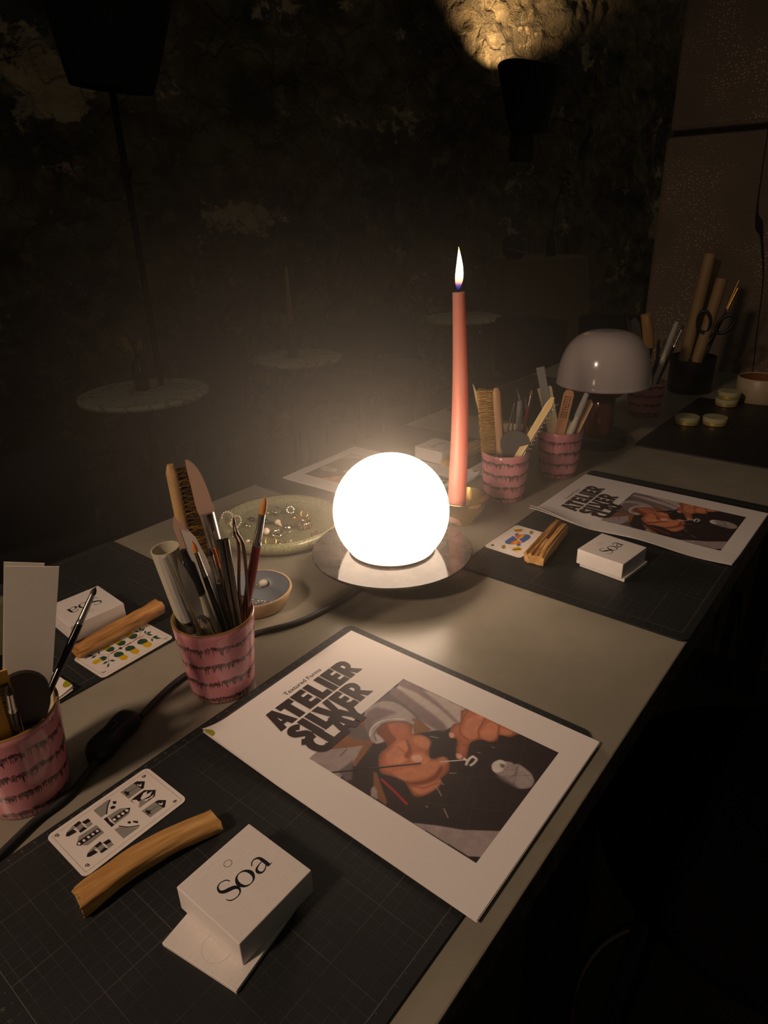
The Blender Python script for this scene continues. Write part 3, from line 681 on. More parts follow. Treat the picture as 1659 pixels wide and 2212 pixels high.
# ------------------------------------------------------------------ the bench
root = thing('workbench', 'long workbench with a worn grey-green painted top covered in tools', 'workbench', (0, 0, 0))
U0, U1, W0, W1 = -0.9, 2.10, 0.135, 0.905
b = yawbox('bench_top', U0, U1, W0, W1, T - 0.035, T, [BENCH, BENCH_EDGE], 0.0018, root)
for p in b.data.polygons: p.material_index = 0 if p.normal.z > 0.5 else 1
for u in (U0 + 0.1, (U0 + U1) / 2, U1 - 0.1):
    for w in (W0 + 0.08, W1 - 0.08):
        yawbox('leg', u - 0.03, u + 0.03, w - 0.03, w + 0.03, 0.0, T - 0.0352, flat('dark_steel_paint', (30, 30, 30), 0.5), 0.002, root)
yawbox('rail', U0 + 0.14, U1 - 0.14, W0 + 0.07, W0 + 0.09, T - 0.12, T - 0.04, flat('dark_steel_paint', (30, 30, 30), 0.5), 0.002, root)
yawbox('rail', U0 + 0.14, U1 - 0.14, W1 - 0.09, W1 - 0.07, T - 0.12, T - 0.04, flat('dark_steel_paint', (30, 30, 30), 0.5), 0.002, root)

# cutting mats: local x along the bench (0..0.45), y across (0..0.30)
DIG = {}
def digit_mesh(bm, s, size, M, z):
    if s not in DIG:
        t = B(); text_mesh(t, s, 1.0, Matrix.Identity(4)); t.verts.index_update()
        DIG[s] = ([v.co.copy() for v in t.verts], [[v.index for v in f.verts] for f in t.faces]); t.free()
    co, fs = DIG[s]
    vs = [bm.verts.new(M @ Vector((c.x * size, c.y * size, z))) for c in co]
    for f in fs: bm.faces.new([vs[i] for i in f])
MATZ = 0.003
def cutting_mat(label, u, w, rot=0.0, plain=False, group='cutting mats'):
    loc = bench(u, w); o = thing('cutting_mat', label, 'cutting mat', loc, YAW + rot)
    bm = B(); box(bm, (0.225, 0.15, MATZ / 2 + 0.0002), (0.45, 0.30, MATZ - 0.0004))
    es = [e for e in bm.edges if abs(e.verts[0].co.z - e.verts[1].co.z) > 0.001]
    bmesh.ops.bevel(bm, geom=es, offset=0.009, segments=4, affect='EDGES', profile=0.5)
    build('mat_sheet', bm, flat('black_board', (20, 20, 21), 0.5) if plain else CUT_MAT, o, loc=(0, 0, 0))
    if not plain:
        bm = B()
        for k in range(1, 43):
            x = 0.015 + k * 0.01
            for yy, s in ((0.0065, 1), (0.2935, -1)):
                box(bm, (x, yy + s * 0.0015, MATZ + 0.00003), (0.0003, 0.0016 if k % 5 else 0.003, 0.00004))
            M = Matrix.Translation((x + 0.0012, 0.2975, 0)) @ Matrix.Rotation(PI, 4, 'Z')
            digit_mesh(bm, str(k), 0.0034, M, MATZ + 0.00005)
        for k in range(1, 28):
            y = 0.01 + k * 0.01
            for xx in (0.0105, 0.4395): box(bm, (xx, y, MATZ + 0.00003), (0.0018, 0.0003, 0.00004))
            M = Matrix.Translation((0.0065, y - 0.0012, 0)) @ Matrix.Rotation(PI / 2, 4, 'Z')
            digit_mesh(bm, str(k), 0.0034, M, MATZ + 0.00005)
            M = Matrix.Translation((0.4435, y + 0.0012, 0)) @ Matrix.Rotation(-PI / 2, 4, 'Z')
            digit_mesh(bm, str(k), 0.0034, M, MATZ + 0.00005)
        for y in (0.0095, 0.2905): box(bm, (0.225, y, MATZ + 0.00003), (0.421, 0.0004, 0.00004))
        for x in (0.0145, 0.4355): box(bm, (x, 0.15, MATZ + 0.00003), (0.0004, 0.281, 0.00004))
        build('ruler_print', bm, flat('mat_print', (92, 92, 88), 0.6), o)
    return o
cutting_mat('black gridded cutting mat nearest the camera, under the large printed booklet', 0.034, 0.159)
cutting_mat('black gridded cutting mat at the right bench edge, under the far right booklet', 0.680, 0.1345)
cutting_mat('black gridded cutting mat on the left side, under the lemon-coloured acorn card', -0.010, 0.603)
cutting_mat('black gridded cutting mat behind the globe lamp, under the upside-down booklet', 0.722, 0.601)
cutting_mat('black cutting mat furthest back on the left bench edge, behind the brush mugs', 1.33, 0.595)
cutting_mat('plain black board at the far right carrying small round jars', 1.315, 0.125, plain=True)

# ------------------------------------------------------------------ booklets
PZ = MATZ + 0.0003
def mm(pts, f=1.0): return [(x * f / 1000, -y * f / 1000) for x, y in pts]
def curl(x, y):      # lift of the top-left corner (booklet coordinates, metres; y negative downwards)
    d = max(0.0, 0.030 - x) / 0.030; e = max(0.0, 0.10 + y) / 0.10
    return 0.006 * d * d * e
LIFT = 0.0022
PHOTO_COL = dict(ink_dark=(50, 39, 40), ph_light=(190, 178, 172), ph_mauve=(128, 110, 114), ph_grey=(104, 92, 94), ph_pale=(168, 158, 158), ph_desk=(140, 92, 62),
    ph_wood=(136, 92, 60), ph_doc=(164, 150, 150), ph_red=(172, 44, 42), ph_skin=(188, 112, 80), ph_skin_dark=(128, 68, 46), ph_skin_light=(214, 142, 108),
    ph_nail=(226, 176, 156), ph_black=(30, 24, 28), ph_white=(226, 218, 212), ph_line=(84, 68, 68))
_PM = []
def photo_mesh():
    """the colour photograph printed on the booklet: ink laid down on a fine grid of the sheet"""
    if _PM: return _PM[0]
    st = 0.55; quad = np.array(PHOTO[0][2]); x0, y0 = quad.min(0) - 0.0; x1, y1 = quad.max(0)
    x0, x1, y0, y1 = 37.6, 175.8, 101.6, 273.8
    nx, ny = int((x1 - x0) / st) + 1, int((y1 - y0) / st) + 1
    X, Y = np.meshgrid(np.linspace(x0, x1, nx), np.linspace(y0, y1, ny))
    rgb = np.zeros((ny, nx, 3)); rgb[:] = PHOTO_COL['ink_dark']
    def inside(P):
        m = np.zeros(X.shape, bool); n = len(P)
        for i in range(n):
            (ax, ay), (bx, by) = P[i], P[(i + 1) % n]
            if ay == by: continue
            c = ((ay > Y) != (by > Y)) & (X < (bx - ax) * (Y - ay) / (by - ay) + ax); m ^= c
        return m.astype(float)
    def dist(P):
        d = np.full(X.shape, 1e9)
        for (ax, ay), (bx, by) in zip(P[:-1], P[1:]):
            L2 = (bx - ax) ** 2 + (by - ay) ** 2 + 1e-9; t = np.clip(((X - ax) * (bx - ax) + (Y - ay) * (by - ay)) / L2, 0, 1)
            d = np.minimum(d, np.hypot(X - ax - t * (bx - ax), Y - ay - t * (by - ay)))
        return d
    def blur(a, s):
        s = s / st; r = max(1, int(3 * s)); k = np.exp(-0.5 * (np.arange(-r, r + 1) / max(s, .3)) ** 2); k /= k.sum()
        for ax in (0, 1):
            pad = [(0, 0), (0, 0)]; pad[ax] = (r, r); p = np.pad(a, pad, 'edge')
            a = sum(k[i] * (p[i:i + ny] if ax == 0 else p[:, i:i + nx]) for i in range(2 * r + 1))
        return a
    rs = np.random.RandomState(3)
    soft = blur(rs.rand(ny, nx), 2.4); soft = (soft - soft.mean()) / soft.std()
    fine = blur(rs.rand(ny, nx), .6); fine = (fine - fine.mean()) / fine.std()
    SG = dict(ph_skin=.3, ph_skin_dark=.7, ph_skin_light=1.0, ph_nail=.4, ph_light=.5, ph_mauve=1.2, ph_grey=.8, ph_pale=.5, ph_desk=.6, ph_wood=.4, ph_doc=.35)
    body = None
    for k, w, pts in PHOTO[1:]:
        P = [(q.x, q.y) for q in smooth_path(pts, 3, not w)] if (k[3:] in ('skin', 'skin_dark', 'skin_light', 'nail', 'pale', 'white', 'mauve') and len(pts) > 3) else pts
        if w:
            hw = w / 2; a = np.clip((hw - dist(P)) / .45 + .5, 0, 1)
            if k in ('ph_skin_dark', 'ph_mauve'): a = blur(a, .45)
            if k == 'ph_line': a = np.clip((.35 - dist(P)) / .4 + .5, 0, 1) * .45
        else: a = blur(inside(P), SG.get(k, .4))
        if k == 'ph_skin': body = a; rim = blur(a, 3.0)
        if k in ('ph_skin_dark', 'ph_skin_light') and body is not None: a = a * .85
        c = np.array(PHOTO_COL[k], float)
        rgb = rgb * (1 - a[..., None]) + c * a[..., None]
        if k == 'ph_skin':      # rounded fingers read darker along their outline in the print
            sh = a * np.clip((1 - rim) * 1.3, 0, 1); rgb *= 1 - .45 * sh[..., None]
    rgb *= (1 + .022 * soft + .012 * fine)[..., None]
    lin = np.clip(rgb / 255, 0, 1); lin = np.where(lin <= .04045, lin / 12.92, ((lin + .055) / 1.055) ** 2.4)
    me = bpy.data.meshes.new('photo_print')
    V = np.stack([X / 1000, -Y / 1000, np.zeros_like(X)], -1).reshape(-1, 3)
    I = np.arange(nx * ny).reshape(ny, nx)
    F = np.stack([I[:-1, :-1], I[1:, :-1], I[1:, 1:], I[:-1, 1:]], -1).reshape(-1, 4)
    me.from_pydata(V.tolist(), [], F.tolist())
    at = me.color_attributes.new('ink', 'FLOAT_COLOR', 'POINT')
    at.data.foreach_set('color', np.concatenate([lin.reshape(-1, 3), np.ones((nx * ny, 1))], 1).astype(np.float32).ravel())
    m = Mat('photo_ink', (128, 128, 128), 0.55); n = m.nt.nodes.new('ShaderNodeAttribute'); n.attribute_name = 'ink'; m.color(n.outputs['Color'])
    me.materials.append(m.m); _PM.append(me); return me
def booklet(label, loc, yaw, with_photo=True, curlk=1.0, wave=0.0):
    o = thing('booklet', label, 'booklet', loc, yaw, None)
    bm = B(); NXp, NYp = 42, 60
    for layer, (dz, ins) in enumerate(((0.0, -0.0012), (0.0007, 0.0005), (0.0014, 0.0))):
        g = {}
        for i in range(NXp + 1):
            for j in range(NYp + 1):
                x = 0.210 * i / NXp; y = -0.297 * j / NYp
                z = dz + (curl(x, y) * curlk if layer == 2 else curl(x, y) * curlk * 0.6)
                if wave: z += wave * max(0, 0.04 - x) / 0.04 * (0.5 + 0.5 * math.sin(-y * 40 + 1))
                g[i, j] = bm.verts.new((x - ins, y - ins * 1.2, PZ + z))
        for i in range(NXp):
            for j in range(NYp): bm.faces.new((g[i, j], g[i, j + 1], g[i + 1, j + 1], g[i + 1, j]))
    ob = build('pages', bm, PAPER, o, smooth='keep')
    md = ob.modifiers.new('thick', 'SOLIDIFY'); md.thickness = 0.00035; md.offset = -1
    Z = PZ + 0.0014 + 0.00004
    # title
    bm = B()
    TT = [[(45.7, 57), (52.6, 28), (60.5, 28), (67.5, 57), (59.6, 57), (58.6, 51.5), (54.0, 51.5), (53.0, 57)],
          [(64.7, 28), (82.8, 28), (82.8, 36), (78, 36), (78, 57), (69.8, 57), (69.8, 36), (64.7, 36)],
          [(84.3, 28), (100.3, 28), (100.3, 35.3), (92.8, 35.3), (92.8, 39), (99.4, 39), (99.4, 46), (92.8, 46), (92.8, 49.7), (100.6, 49.7), (100.6, 57), (84.3, 57)],
          [(101.8, 28), (110, 28), (110, 49.2), (116.6, 49.2), (116.6, 57), (101.8, 57)],
          [(118, 28), (125.8, 28), (125.8, 57), (118, 57)],
          [(127.2, 28), (142.2, 28), (142.2, 35.3), (135.4, 35.3), (135.4, 39), (141.6, 39), (141.6, 46), (135.4, 46), (135.4, 49.7), (142.5, 49.7), (142.5, 57), (127.2, 57)],
          [(143.5, 28), (154, 28), (158.5, 29.5), (161.2, 33), (161.6, 38), (160, 43), (156.8, 46), (163.2, 57), (154.6, 57), (151.4, 48.5), (151.4, 57), (143.5, 57)],
          [(63.2, 59.8), (71.2, 59.8), (71.2, 88.8), (63.2, 88.8)],
          [(72.8, 59.8), (80.8, 59.8), (80.8, 81.5), (88, 81.5), (88, 88.8), (72.8, 88.8)],
          [(82.6, 59.8), (91.6, 59.8), (94.8, 76), (98, 59.8), (105.4, 59.8), (98.6, 88.8), (90.4, 88.8)],
          [(106, 59.8), (120.4, 59.8), (120.4, 67), (113.6, 67), (113.6, 70.6), (119.6, 70.6), (119.6, 77.6), (113.6, 77.6), (113.6, 81.4), (120.6, 81.4), (120.6, 88.8), (106, 88.8)],
          [(122, 59.8), (132, 59.8), (137, 61.4), (140, 65), (140.4, 70), (138.6, 75), (135.4, 77.8), (142.2, 88.8), (133.4, 88.8), (130, 80.5), (130, 88.8), (122, 88.8)],
          [(62.4, 80), (70.4, 80), (70.4, 101.3), (78.4, 101.3), (78.4, 109), (62.4, 109)],
          [(77.8, 109), (84.2, 80), (92, 80), (99, 109), (91, 109), (90, 103.5), (86, 103.5), (85, 109)],
          [(92.5, 80), (101.5, 80), (104.5, 90), (107.6, 80), (115.8, 80), (108.5, 97), (108.5, 109), (100.2, 109), (100.2, 97)]]
    for n_, q in enumerate(TT): poly(bm, mm(q), Z + 0.0002 + n_ * 0.000003)
    s_path = [(60.5, 66.5), (57.5, 63.8), (53.5, 63.2), (50.5, 66), (51.0, 70.5), (54.5, 73.8), (58, 77), (58.2, 82), (54.5, 85), (50.5, 84.6), (47.5, 82)]
    ribbon(bm, mm(s_path), 0.0078, Z + 0.00025)
    c_path = [(61.5, 84.4), (57, 83.6), (52.6, 86.5), (50.4, 92), (50.6, 98), (53.4, 103.2), (57.6, 105.2), (61.8, 104.4)]
    ribbon(bm, mm(c_path), 0.0082, Z + 0.00026)
    for q in ([(55.4, 46.5), (57.3, 46.5), (56.35, 40)], [(151.4, 35.5), (154.2, 36.2), (154.6, 39), (153.8, 41.2), (151.4, 41.8)],
              [(130, 67), (132.8, 67.6), (133.4, 70.4), (132.6, 72.8), (130, 73.4)], [(86.9, 98.5), (89.1, 98.5), (88, 92)]):
        poly(bm, mm(q), Z + 0.00029, 1)
    M = Matrix.Translation((0.0842, -0.0236, 0))
    text_mesh(bm, 'Textured Forms', 0.0078, M, Z + 0.00005, bold=0.00008)
    build('title_print', bm, [INK['title'], PAPER], o, smooth='keep')
    if with_photo:
        ph = bpy.data.objects.new('photo_print', photo_mesh()); C.objects.link(ph); ph.parent = o; ph.location = (0, 0, Z)
    # folded sticker on the curled corner
    bm = B(); c = (0.0, -0.012)
    pts = [(-0.0005, -0.002)] + [(0.0065 * math.sin(a) - 0.0005, -0.0085 - 0.0065 * -math.cos(a)) for a in [k * PI / 8 for k in range(9)]] + [(-0.0005, -0.0165)]
    poly(bm, [(x, y) for x, y in pts], 0)
    for v in bm.verts: v.co.z = Z + curl(v.co.x, v.co.y) * curlk + 0.0001
    build('sticker', bm, STICKER, o, smooth='keep')
    return o
booklet('large printed booklet with black title and photo of hands, nearest the camera', (-0.1757, 0.4877, T), math.radians(50.54))
booklet('printed booklet with title and hands photo on the mat at the right bench edge', (0.2305, 0.9629, T), math.radians(49.8), curlk=1.6, wave=0.004)
booklet('printed booklet lying upside down behind the glowing globe lamp', (0.178, 1.141, T), math.radians(232.3))
booklet('white booklet of which only a corner shows behind the leftmost pink mug', (-0.3256, 0.5576, T), math.radians(230.6))

# ------------------------------------------------------------------ playing cards
def rounded_rect(w, h, r, n=5):
    out = []
    for cx, cy, a0 in ((w - r, h - r, 0), (r, h - r, PI / 2), (r, r, PI), (w - r, r, 1.5 * PI)):
        for k in range(n + 1):
            a = a0 + PI / 2 * k / n; out.append((cx + r * math.cos(a), cy + r * math.sin(a)))
    return out
def playing_card(label, loc, rotz, data, zoff=0.0):
    o = thing('playing_card', label, 'playing card', (loc[0], loc[1], T + MATZ + 0.0003 + zoff), rotz, None)
    bm = B(); rr = rounded_rect(0.059, 0.091, 0.005)
    vs = [bm.verts.new((x, y, 0)) for x, y in rr]; f = bm.faces.new(vs)
    ext = bmesh.ops.extrude_face_region(bm, geom=[f]); bmesh.ops.translate(bm, vec=(0, 0, 0.0005), verts=[v for v in ext['geom'] if isinstance(v, bmesh.types.BMVert)])
    build('card_stock', bm, CARD, o)
    bm = B(); fx, fy = 59 / 54 / 1000, 91 / 98 / 1000
    for n_, (k, w, pts) in enumerate(data):
        z = 0.00053 + n_ * 0.0000015; mi = INK_KEYS.index(k); q = [(x * fx, y * fy) for x, y in pts]
        if w and len(q) == 5 and abs(pts[0][0] - 3.5) < 1e-6:
            for a, b_ in zip(q[:-1], q[1:]): ribbon(bm, [a, b_], w / 1000, z, mi)
        elif w: ribbon(bm, q, w / 1000, z, mi)
        else: poly(bm, q, z, mi)
    build('card_print', bm, INK_LIST, o, smooth='keep')
    return o
playing_card('black and white playing card of the six with shield shapes, beside the honey-coloured wood stick', (-0.2745, 0.3788), math.radians(-39.5), CARD_SIX)
playing_card('playing card with yellow and green acorns under the rough wood stick', (-0.3499, 0.6126), math.radians(-37.6), CARD_ACORN)
playing_card('court playing card with a blue and orange double figure, under the forked wood piece', (0.1420, 0.8530), math.radians(-41.0), CARD_COURT)
playing_card('pale playing card partly hidden behind the candle and a pink mug', tuple(un(1003, 1022)[:2]), math.radians(-40), CARD_ACORN[:12])

# ------------------------------------------------------------------ white boxes
def gift_box(label, cx, cy, yaw, text_rot=0.0, base_off=(0, 0), base_rot=0.0, lift=0.006, lidh=0.022, circle=False, baseh=.005):
    """lid carries the lettering; local x = reading direction"""
    o = thing('gift_box', label, 'box', (cx, cy, T + MATZ + 0.0003), yaw, None)
    bm = B(); box(bm, (0, 0, baseh / 2), (0.064, 0.064, baseh), bev=0.0004)
    base = build('box_base', bm, LINEN, o, loc=(base_off[0], base_off[1], 0), rotz=base_rot)
    if circle:
        bm = B(); tube(bm, [(0.0105 * math.cos(a), 0.0105 * math.sin(a), 0) for a in [k * PI / 20 for k in range(40)]], 0.00016, 4, closed=True)
        build('embossed_ring', bm, flat('emboss_grey', (196, 188, 180), 0.6), base, loc=(-0.0165, -0.003, baseh))
    bm = B(); box(bm, (0, 0, lift + lidh / 2), (0.065, 0.065, lidh), bev=0.0007)
    lid = build('lid', bm, LINEN, o)
    z = lift + lidh + 0.00004; bm = B()
    f = 65 / 70 / 1000
    def L(p): return [((x - 35) * f, -(y - 35) * f) for x, y in p]
    ribbon(bm, L([(26.8, 28.2), (25.9, 25.4), (22.0, 23.5), (18.3, 24.8), (17.0, 28.4), (18.6, 31.2), (22.2, 32.9), (25.8, 34.8), (27.2, 38.0), (25.4, 41.2), (21.4, 42.1), (17.4, 40.6), (15.7, 37.2)]),
           [q / 800 for q in (.5, .7, .6, .9, 1.5, 2.1, 2.5, 2.2, 1.4, .8, .6, .7, .4)], z)
    ribbon(bm, L([(35.2, 28.6), (39.3, 30.4), (41.2, 35.2), (39.5, 40.2), (35.2, 42.0), (31.0, 40.2), (29.2, 35.2), (31.1, 30.4)]),
           [q / 800 for q in (.6, 1.3, 2.2, 1.3, .6, 1.3, 2.2, 1.3)], z + 2e-6, closed=True)
    ribbon(bm, L([(45.0, 31.8), (47.0, 29.4), (50.2, 28.7), (53.0, 30.6), (53.6, 34.5), (53.6, 41.9)]), [q / 800 for q in (.5, .7, .8, 1.5, 2.1, 2.1)], z + 4e-6)
    ribbon(bm, L([(53.4, 34.6), (49.4, 35.0), (45.6, 36.4), (44.6, 39.4), (46.4, 41.8), (49.8, 41.4), (53.2, 38.4)]), [q / 800 for q in (.4, .7, 1.3, 1.8, 1.1, .7, .5)], z + 6e-6)
    ribbon(bm, L([(53.0, 41.6), (56.4, 41.6)]), 0.0006, z + 7e-6)
    ribbon(bm, L([(35.7 + 3.0 * math.cos(a), 15.2 + 3.0 * math.sin(a)) for a in [k * PI / 6 for k in range(12)]]), 0.00035, z, closed=True)
    for v in bm.verts: pass
    pr = build('lettering', bm, flat('box_ink', (24, 26, 34), 0.4), lid, smooth='keep')
    return o
gift_box('white linen box lettered in black nearest the camera, lid skewed over its base', -0.1042, 0.3182, math.radians(51), base_off=(-0.0185, -0.004), base_rot=math.radians(9), circle=True, lift=.0035, lidh=.0215, baseh=.0032)
gift_box('white lettered box turned away from the camera on the left cutting mat', -0.3597, 0.6845, math.radians(227), base_off=(-0.002, -0.004), lift=0.004)
gift_box('white lettered box on the right cutting mat beside the forked wood piece', 0.3025, 0.7883, math.radians(44), base_off=(0.001, -0.004), lift=0.004, lidh=0.021)
gift_box('white lettered box behind the globe lamp, beyond the candle', 0.110, 1.2445, math.radians(229), lift=0.003)
# ------------------------------------------------------------------ palo santo sticks
def wood_stick(label, p0, p1, w, h, arch=0.0, seed=0, z0=0.0, mat=None, bark=0.0, side=0.0, taper=(1, 1), n=40, strands=0.0):
    p0 = Vector((p0[0], p0[1], T + z0)); p1 = Vector((p1[0], p1[1], T + z0)); d = p1 - p0; Ln = d.length
    o = thing('palo_santo_stick', label, 'wood stick', p0, math.atan2(d.y, d.x), None)
    return o, Ln
def stick_mesh(bm, Ln, w, h, arch, seed, taper, y0=0.0, z0=0.0, side=0.0, rnd=0.25, strands=0.0, n=44, m=20, mi=0, bury=0.0, e=0.42):
    rings = []
    for i in range(n + 1):
        t = i / n; x = Ln * t
        ww = w * (taper[0] * (1 - t) + taper[1] * t) / 2; hh = h * (taper[0] * (1 - t) + taper[1] * t)
        cy = y0 + side * math.sin(PI * t); cz = z0 + arch * math.sin(PI * min(1, t * 1.05)) ; ring = []
        for k in range(m):
            a = 2 * PI * k / m; ca, sa = math.cos(a), math.sin(a)
            yy = ww * math.copysign(abs(ca) ** e, ca); zz = hh / 2 * math.copysign(abs(sa) ** e, sa)
            g = noise.noise(Vector((x * 14, ca * 1.6 + seed * 3.7, sa * 1.6))) * rnd * 0.35 + noise.noise(Vector((x * 60, ca * 2.4 + seed, sa * 2.4 + 4))) * rnd * 0.14
            st = strands * noise.noise(Vector((x * 8, yy * 900, zz * 700 + seed)))
            ring.append(bm.verts.new((x + (noise.noise(Vector((yy * 300, zz * 300, seed + i // n * 9))) * 0.004 if i in (0, n) else 0), cy + yy * (1 + g + st * .3), max(cz + hh / 2 + zz * (1 + g + st), bury))))
        rings.append(ring)
    for i in range(n):
        for k in range(m):
            j = (k + 1) % m; bm.faces.new((rings[i][k], rings[i + 1][k], rings[i + 1][j], rings[i][j])).material_index = mi
    bm.faces.new(rings[0]).material_index = mi; bm.faces.new(rings[-1][::-1]).material_index = mi
ZM = MATZ + 0.0004
o, Ln = wood_stick('smooth honey-coloured wood stick between the six card and the white box', (-0.2215, 0.3165), (-0.1405, 0.3835), 0, 0, z0=ZM)
bm = B(); stick_mesh(bm, Ln, 0.0205, 0.0155, 0.0035, 1, (1.0, 0.85), side=0.004, rnd=0.4, e=.55, n=60, m=28)
build('wood', bm, PALO, o, smooth=True, angle=50)
o, Ln = wood_stick('rough rounded wood stick lying across the acorn card', (-0.3455, 0.6150), (-0.2790, 0.7010), 0, 0, z0=ZM + 0.0008)
bm = B(); stick_mesh(bm, Ln, 0.022, 0.017, 0.0, 5, (0.78, 1.12), rnd=1.0, strands=0.1, e=.8, m=40, n=70)
build('wood', bm, PALO_BARK, o, smooth=True, angle=40)
o, Ln = wood_stick('forked wood piece split in two prongs, leaning on the court card', (0.2000, 0.7960), (0.2640, 0.8930), 0, 0, z0=ZM + 0.0008)
bm = B()
stick_mesh(bm, Ln * 1.0, 0.0125, 0.017, 0.0, 9, (0.9, 1.1), y0=0.0085, rnd=0.5, strands=0.5, m=36)
stick_mesh(bm, Ln * 0.92, 0.0135, 0.016, 0.0, 12, (0.9, 1.1), y0=-0.0090, side=0.002, rnd=0.5, strands=0.5, m=36)
for v in bm.verts:
    t = v.co.x / Ln; v.co.y *= 1.0 - 0.30 * t
stick_mesh(bm, Ln * 0.45, 0.020, 0.015, 0, 14, (0.8, 1), y0=0, rnd=0.4, strands=0.5, m=36)
build('wood', bm, PALO, o, smooth=True, angle=45)
o, Ln = wood_stick('pale wood stick lying behind the candle', tuple(un(965, 1003, .01)[:2]), tuple(un(1040, 960, .01)[:2]), 0, 0, z0=ZM)
bm = B(); stick_mesh(bm, Ln, 0.026, 0.016, 0.0, 21, (0.9, 1.0), rnd=0.6, strands=0.1)
build('wood', bm, PALO, o, smooth=True, angle=45)

# ------------------------------------------------------------------ globe lamp
DZ = 0.036
g0 = un(847, 1183, DZ)
lamp = thing('globe_lamp', 'glowing white glass globe lamp on a round mirror-steel disc', 'lamp', (g0.x, g0.y, T))
DR = 0.1068
m = Mat('mirror_disc', (100, 92, 84), 0.12, 0.0, IOR=1.32)
n1 = m.noise(34, 5, rough=0.75); n2 = m.noise(900, 1)
m.color(m.mix(n1.smooth(0.40, 0.66), (44, 41, 38), (66, 61, 56)))
m.rough(n1.smooth(0.45, 0.65) * 0.10 + 0.06)
DISC = m.m
bm = B(); lathe(bm, [(0.0001, DZ - 0.0035), (DR - 0.001, DZ - 0.0035), (DR, DZ - 0.0025), (DR, DZ - 0.0008), (DR - 0.0008, DZ), (0.0001, DZ)], 96)
build('mirror_disc', bm, DISC, lamp, smooth=True, angle=30)
bm = B(); lathe(bm, [(0.045, 0), (0.045, DZ - 0.004)], 48, cap0=True, cap1=True)
build('foot', bm, BLACK, lamp, smooth=True, angle=30)
GR = 0.0757; rr = 0.0562; gc = DZ + 0.0035 + math.sqrt(GR * GR - rr * rr)
bm = B(); lathe(bm, [(rr + 0.0012, DZ), (rr + 0.0012, DZ + 0.0032), (rr - 0.004, DZ + 0.0032)], 64)
build('collar_ring', bm, DARKSTEEL, lamp, smooth=True, angle=30)
a0 = math.asin(rr / GR)
prof = [(GR * math.sin(PI - a0 - (PI - a0 - 0.001) * k / 40), -GR * math.cos(a0 + (PI - a0 - 0.001) * k / 40)) for k in range(41)]
prof = [(GR * math.sin(a0 + (PI - a0 - 0.002) * k / 40), -GR * math.cos(a0 + (PI - a0 - 0.002) * k / 40)) for k in range(41)]
bm = B(); lathe(bm, [(r, z + gc) for r, z in prof], 72, cap0=True)
m = Mat('glowing_opal_glass', (250, 244, 230), 0.4)
m.b.inputs['Emission Color'].default_value = (1.0, 0.74, 0.54, 1); m.b.inputs['Emission Strength'].default_value = GLOBE
build('glass_globe', bm, m.m, lamp, smooth=True)
# lamp cord with switch: hidden under the disc, across the bench, out of frame at the left
cz = 0.0036
cpts = [un(847, 1200, cz), un(795, 1254, cz), un(752, 1288, cz), un(700, 1318, cz), un(640, 1345, cz), un(575, 1362, cz), un(545, 1372, cz)]
cpts2 = [un(500, 1400, cz), un(445, 1435, cz), un(405, 1456, cz), un(370, 1482, cz), un(335, 1515, cz), un(303, 1549, cz + .003)]
s0 = un(296, 1556, 0.0); s1 = un(200, 1656, 0.0)
cpts3 = [un(207, 1645, cz + .003), un(190, 1668, cz + .002), un(160, 1705, cz), un(125, 1737, cz), un(80, 1770, cz), un(35, 1812, cz), un(-40, 1885, cz), un(-160, 1990, cz)]
root = Vector((g0.x, g0.y, T))
def path3(pts, n=8): return smooth_path([tuple(p) for p in pts], n)
m = Mat('braided_cord', (44, 42, 42), 0.6); m.bump(m.voronoi(1400), 0.35, 0.0003); CORD = m.m
bm = B(); tube(bm, [p - root for p in path3(cpts + cpts2)], 0.0033, 10); build('cord', bm, CORD, lamp, smooth=True)
bm = B(); tube(bm, [p - root for p in path3(cpts3)], 0.0033, 10); build('cord', bm, CORD, lamp, smooth=True)
d = s1 - s0; sl = d.length; yaw = math.atan2(d.y, d.x); mid = (s0 + s1) / 2
bm = B(); hw = []
nS = 24
rings = []
for i in range(nS + 1):
    t = i / nS; x = -sl / 2 + sl * t; e = abs(2 * t - 1)
    w_ = max(0.0040, 0.0125 * (1 - e ** 7) ** 0.6 * (1 - .14 * math.exp(-((t - .5) / .12) ** 2)))
    hh = 0.0080 + 0.0105 * (1 - e ** 7) ** 0.7
    ring = []
    for k in range(20):
        a = 2 * PI * k / 20; ca, sa = math.cos(a), math.sin(a)
        ring.append(bm.verts.new((x, w_ * math.copysign(abs(ca) ** .6, ca), 0.0005 + hh / 2 + hh / 2 * math.copysign(abs(sa) ** .6, sa))))
    rings.append(ring)
for i in range(nS):
    for k in range(20):
        j = (k + 1) % 20; bm.faces.new((rings[i][k], rings[i + 1][k], rings[i + 1][j], rings[i][j]))
bm.faces.new(rings[0]); bm.faces.new(rings[-1][::-1])
sw = build('cord_switch', bm, BLACK, lamp, smooth=True, loc=mid - root, rotz=yaw, angle=60)
bm = B(); box(bm, (0, 0, 0.0190), (0.013, 0.007, 0.003), bev=0.001); build('switch_rocker', bm, BLACK_GLOSS, sw)

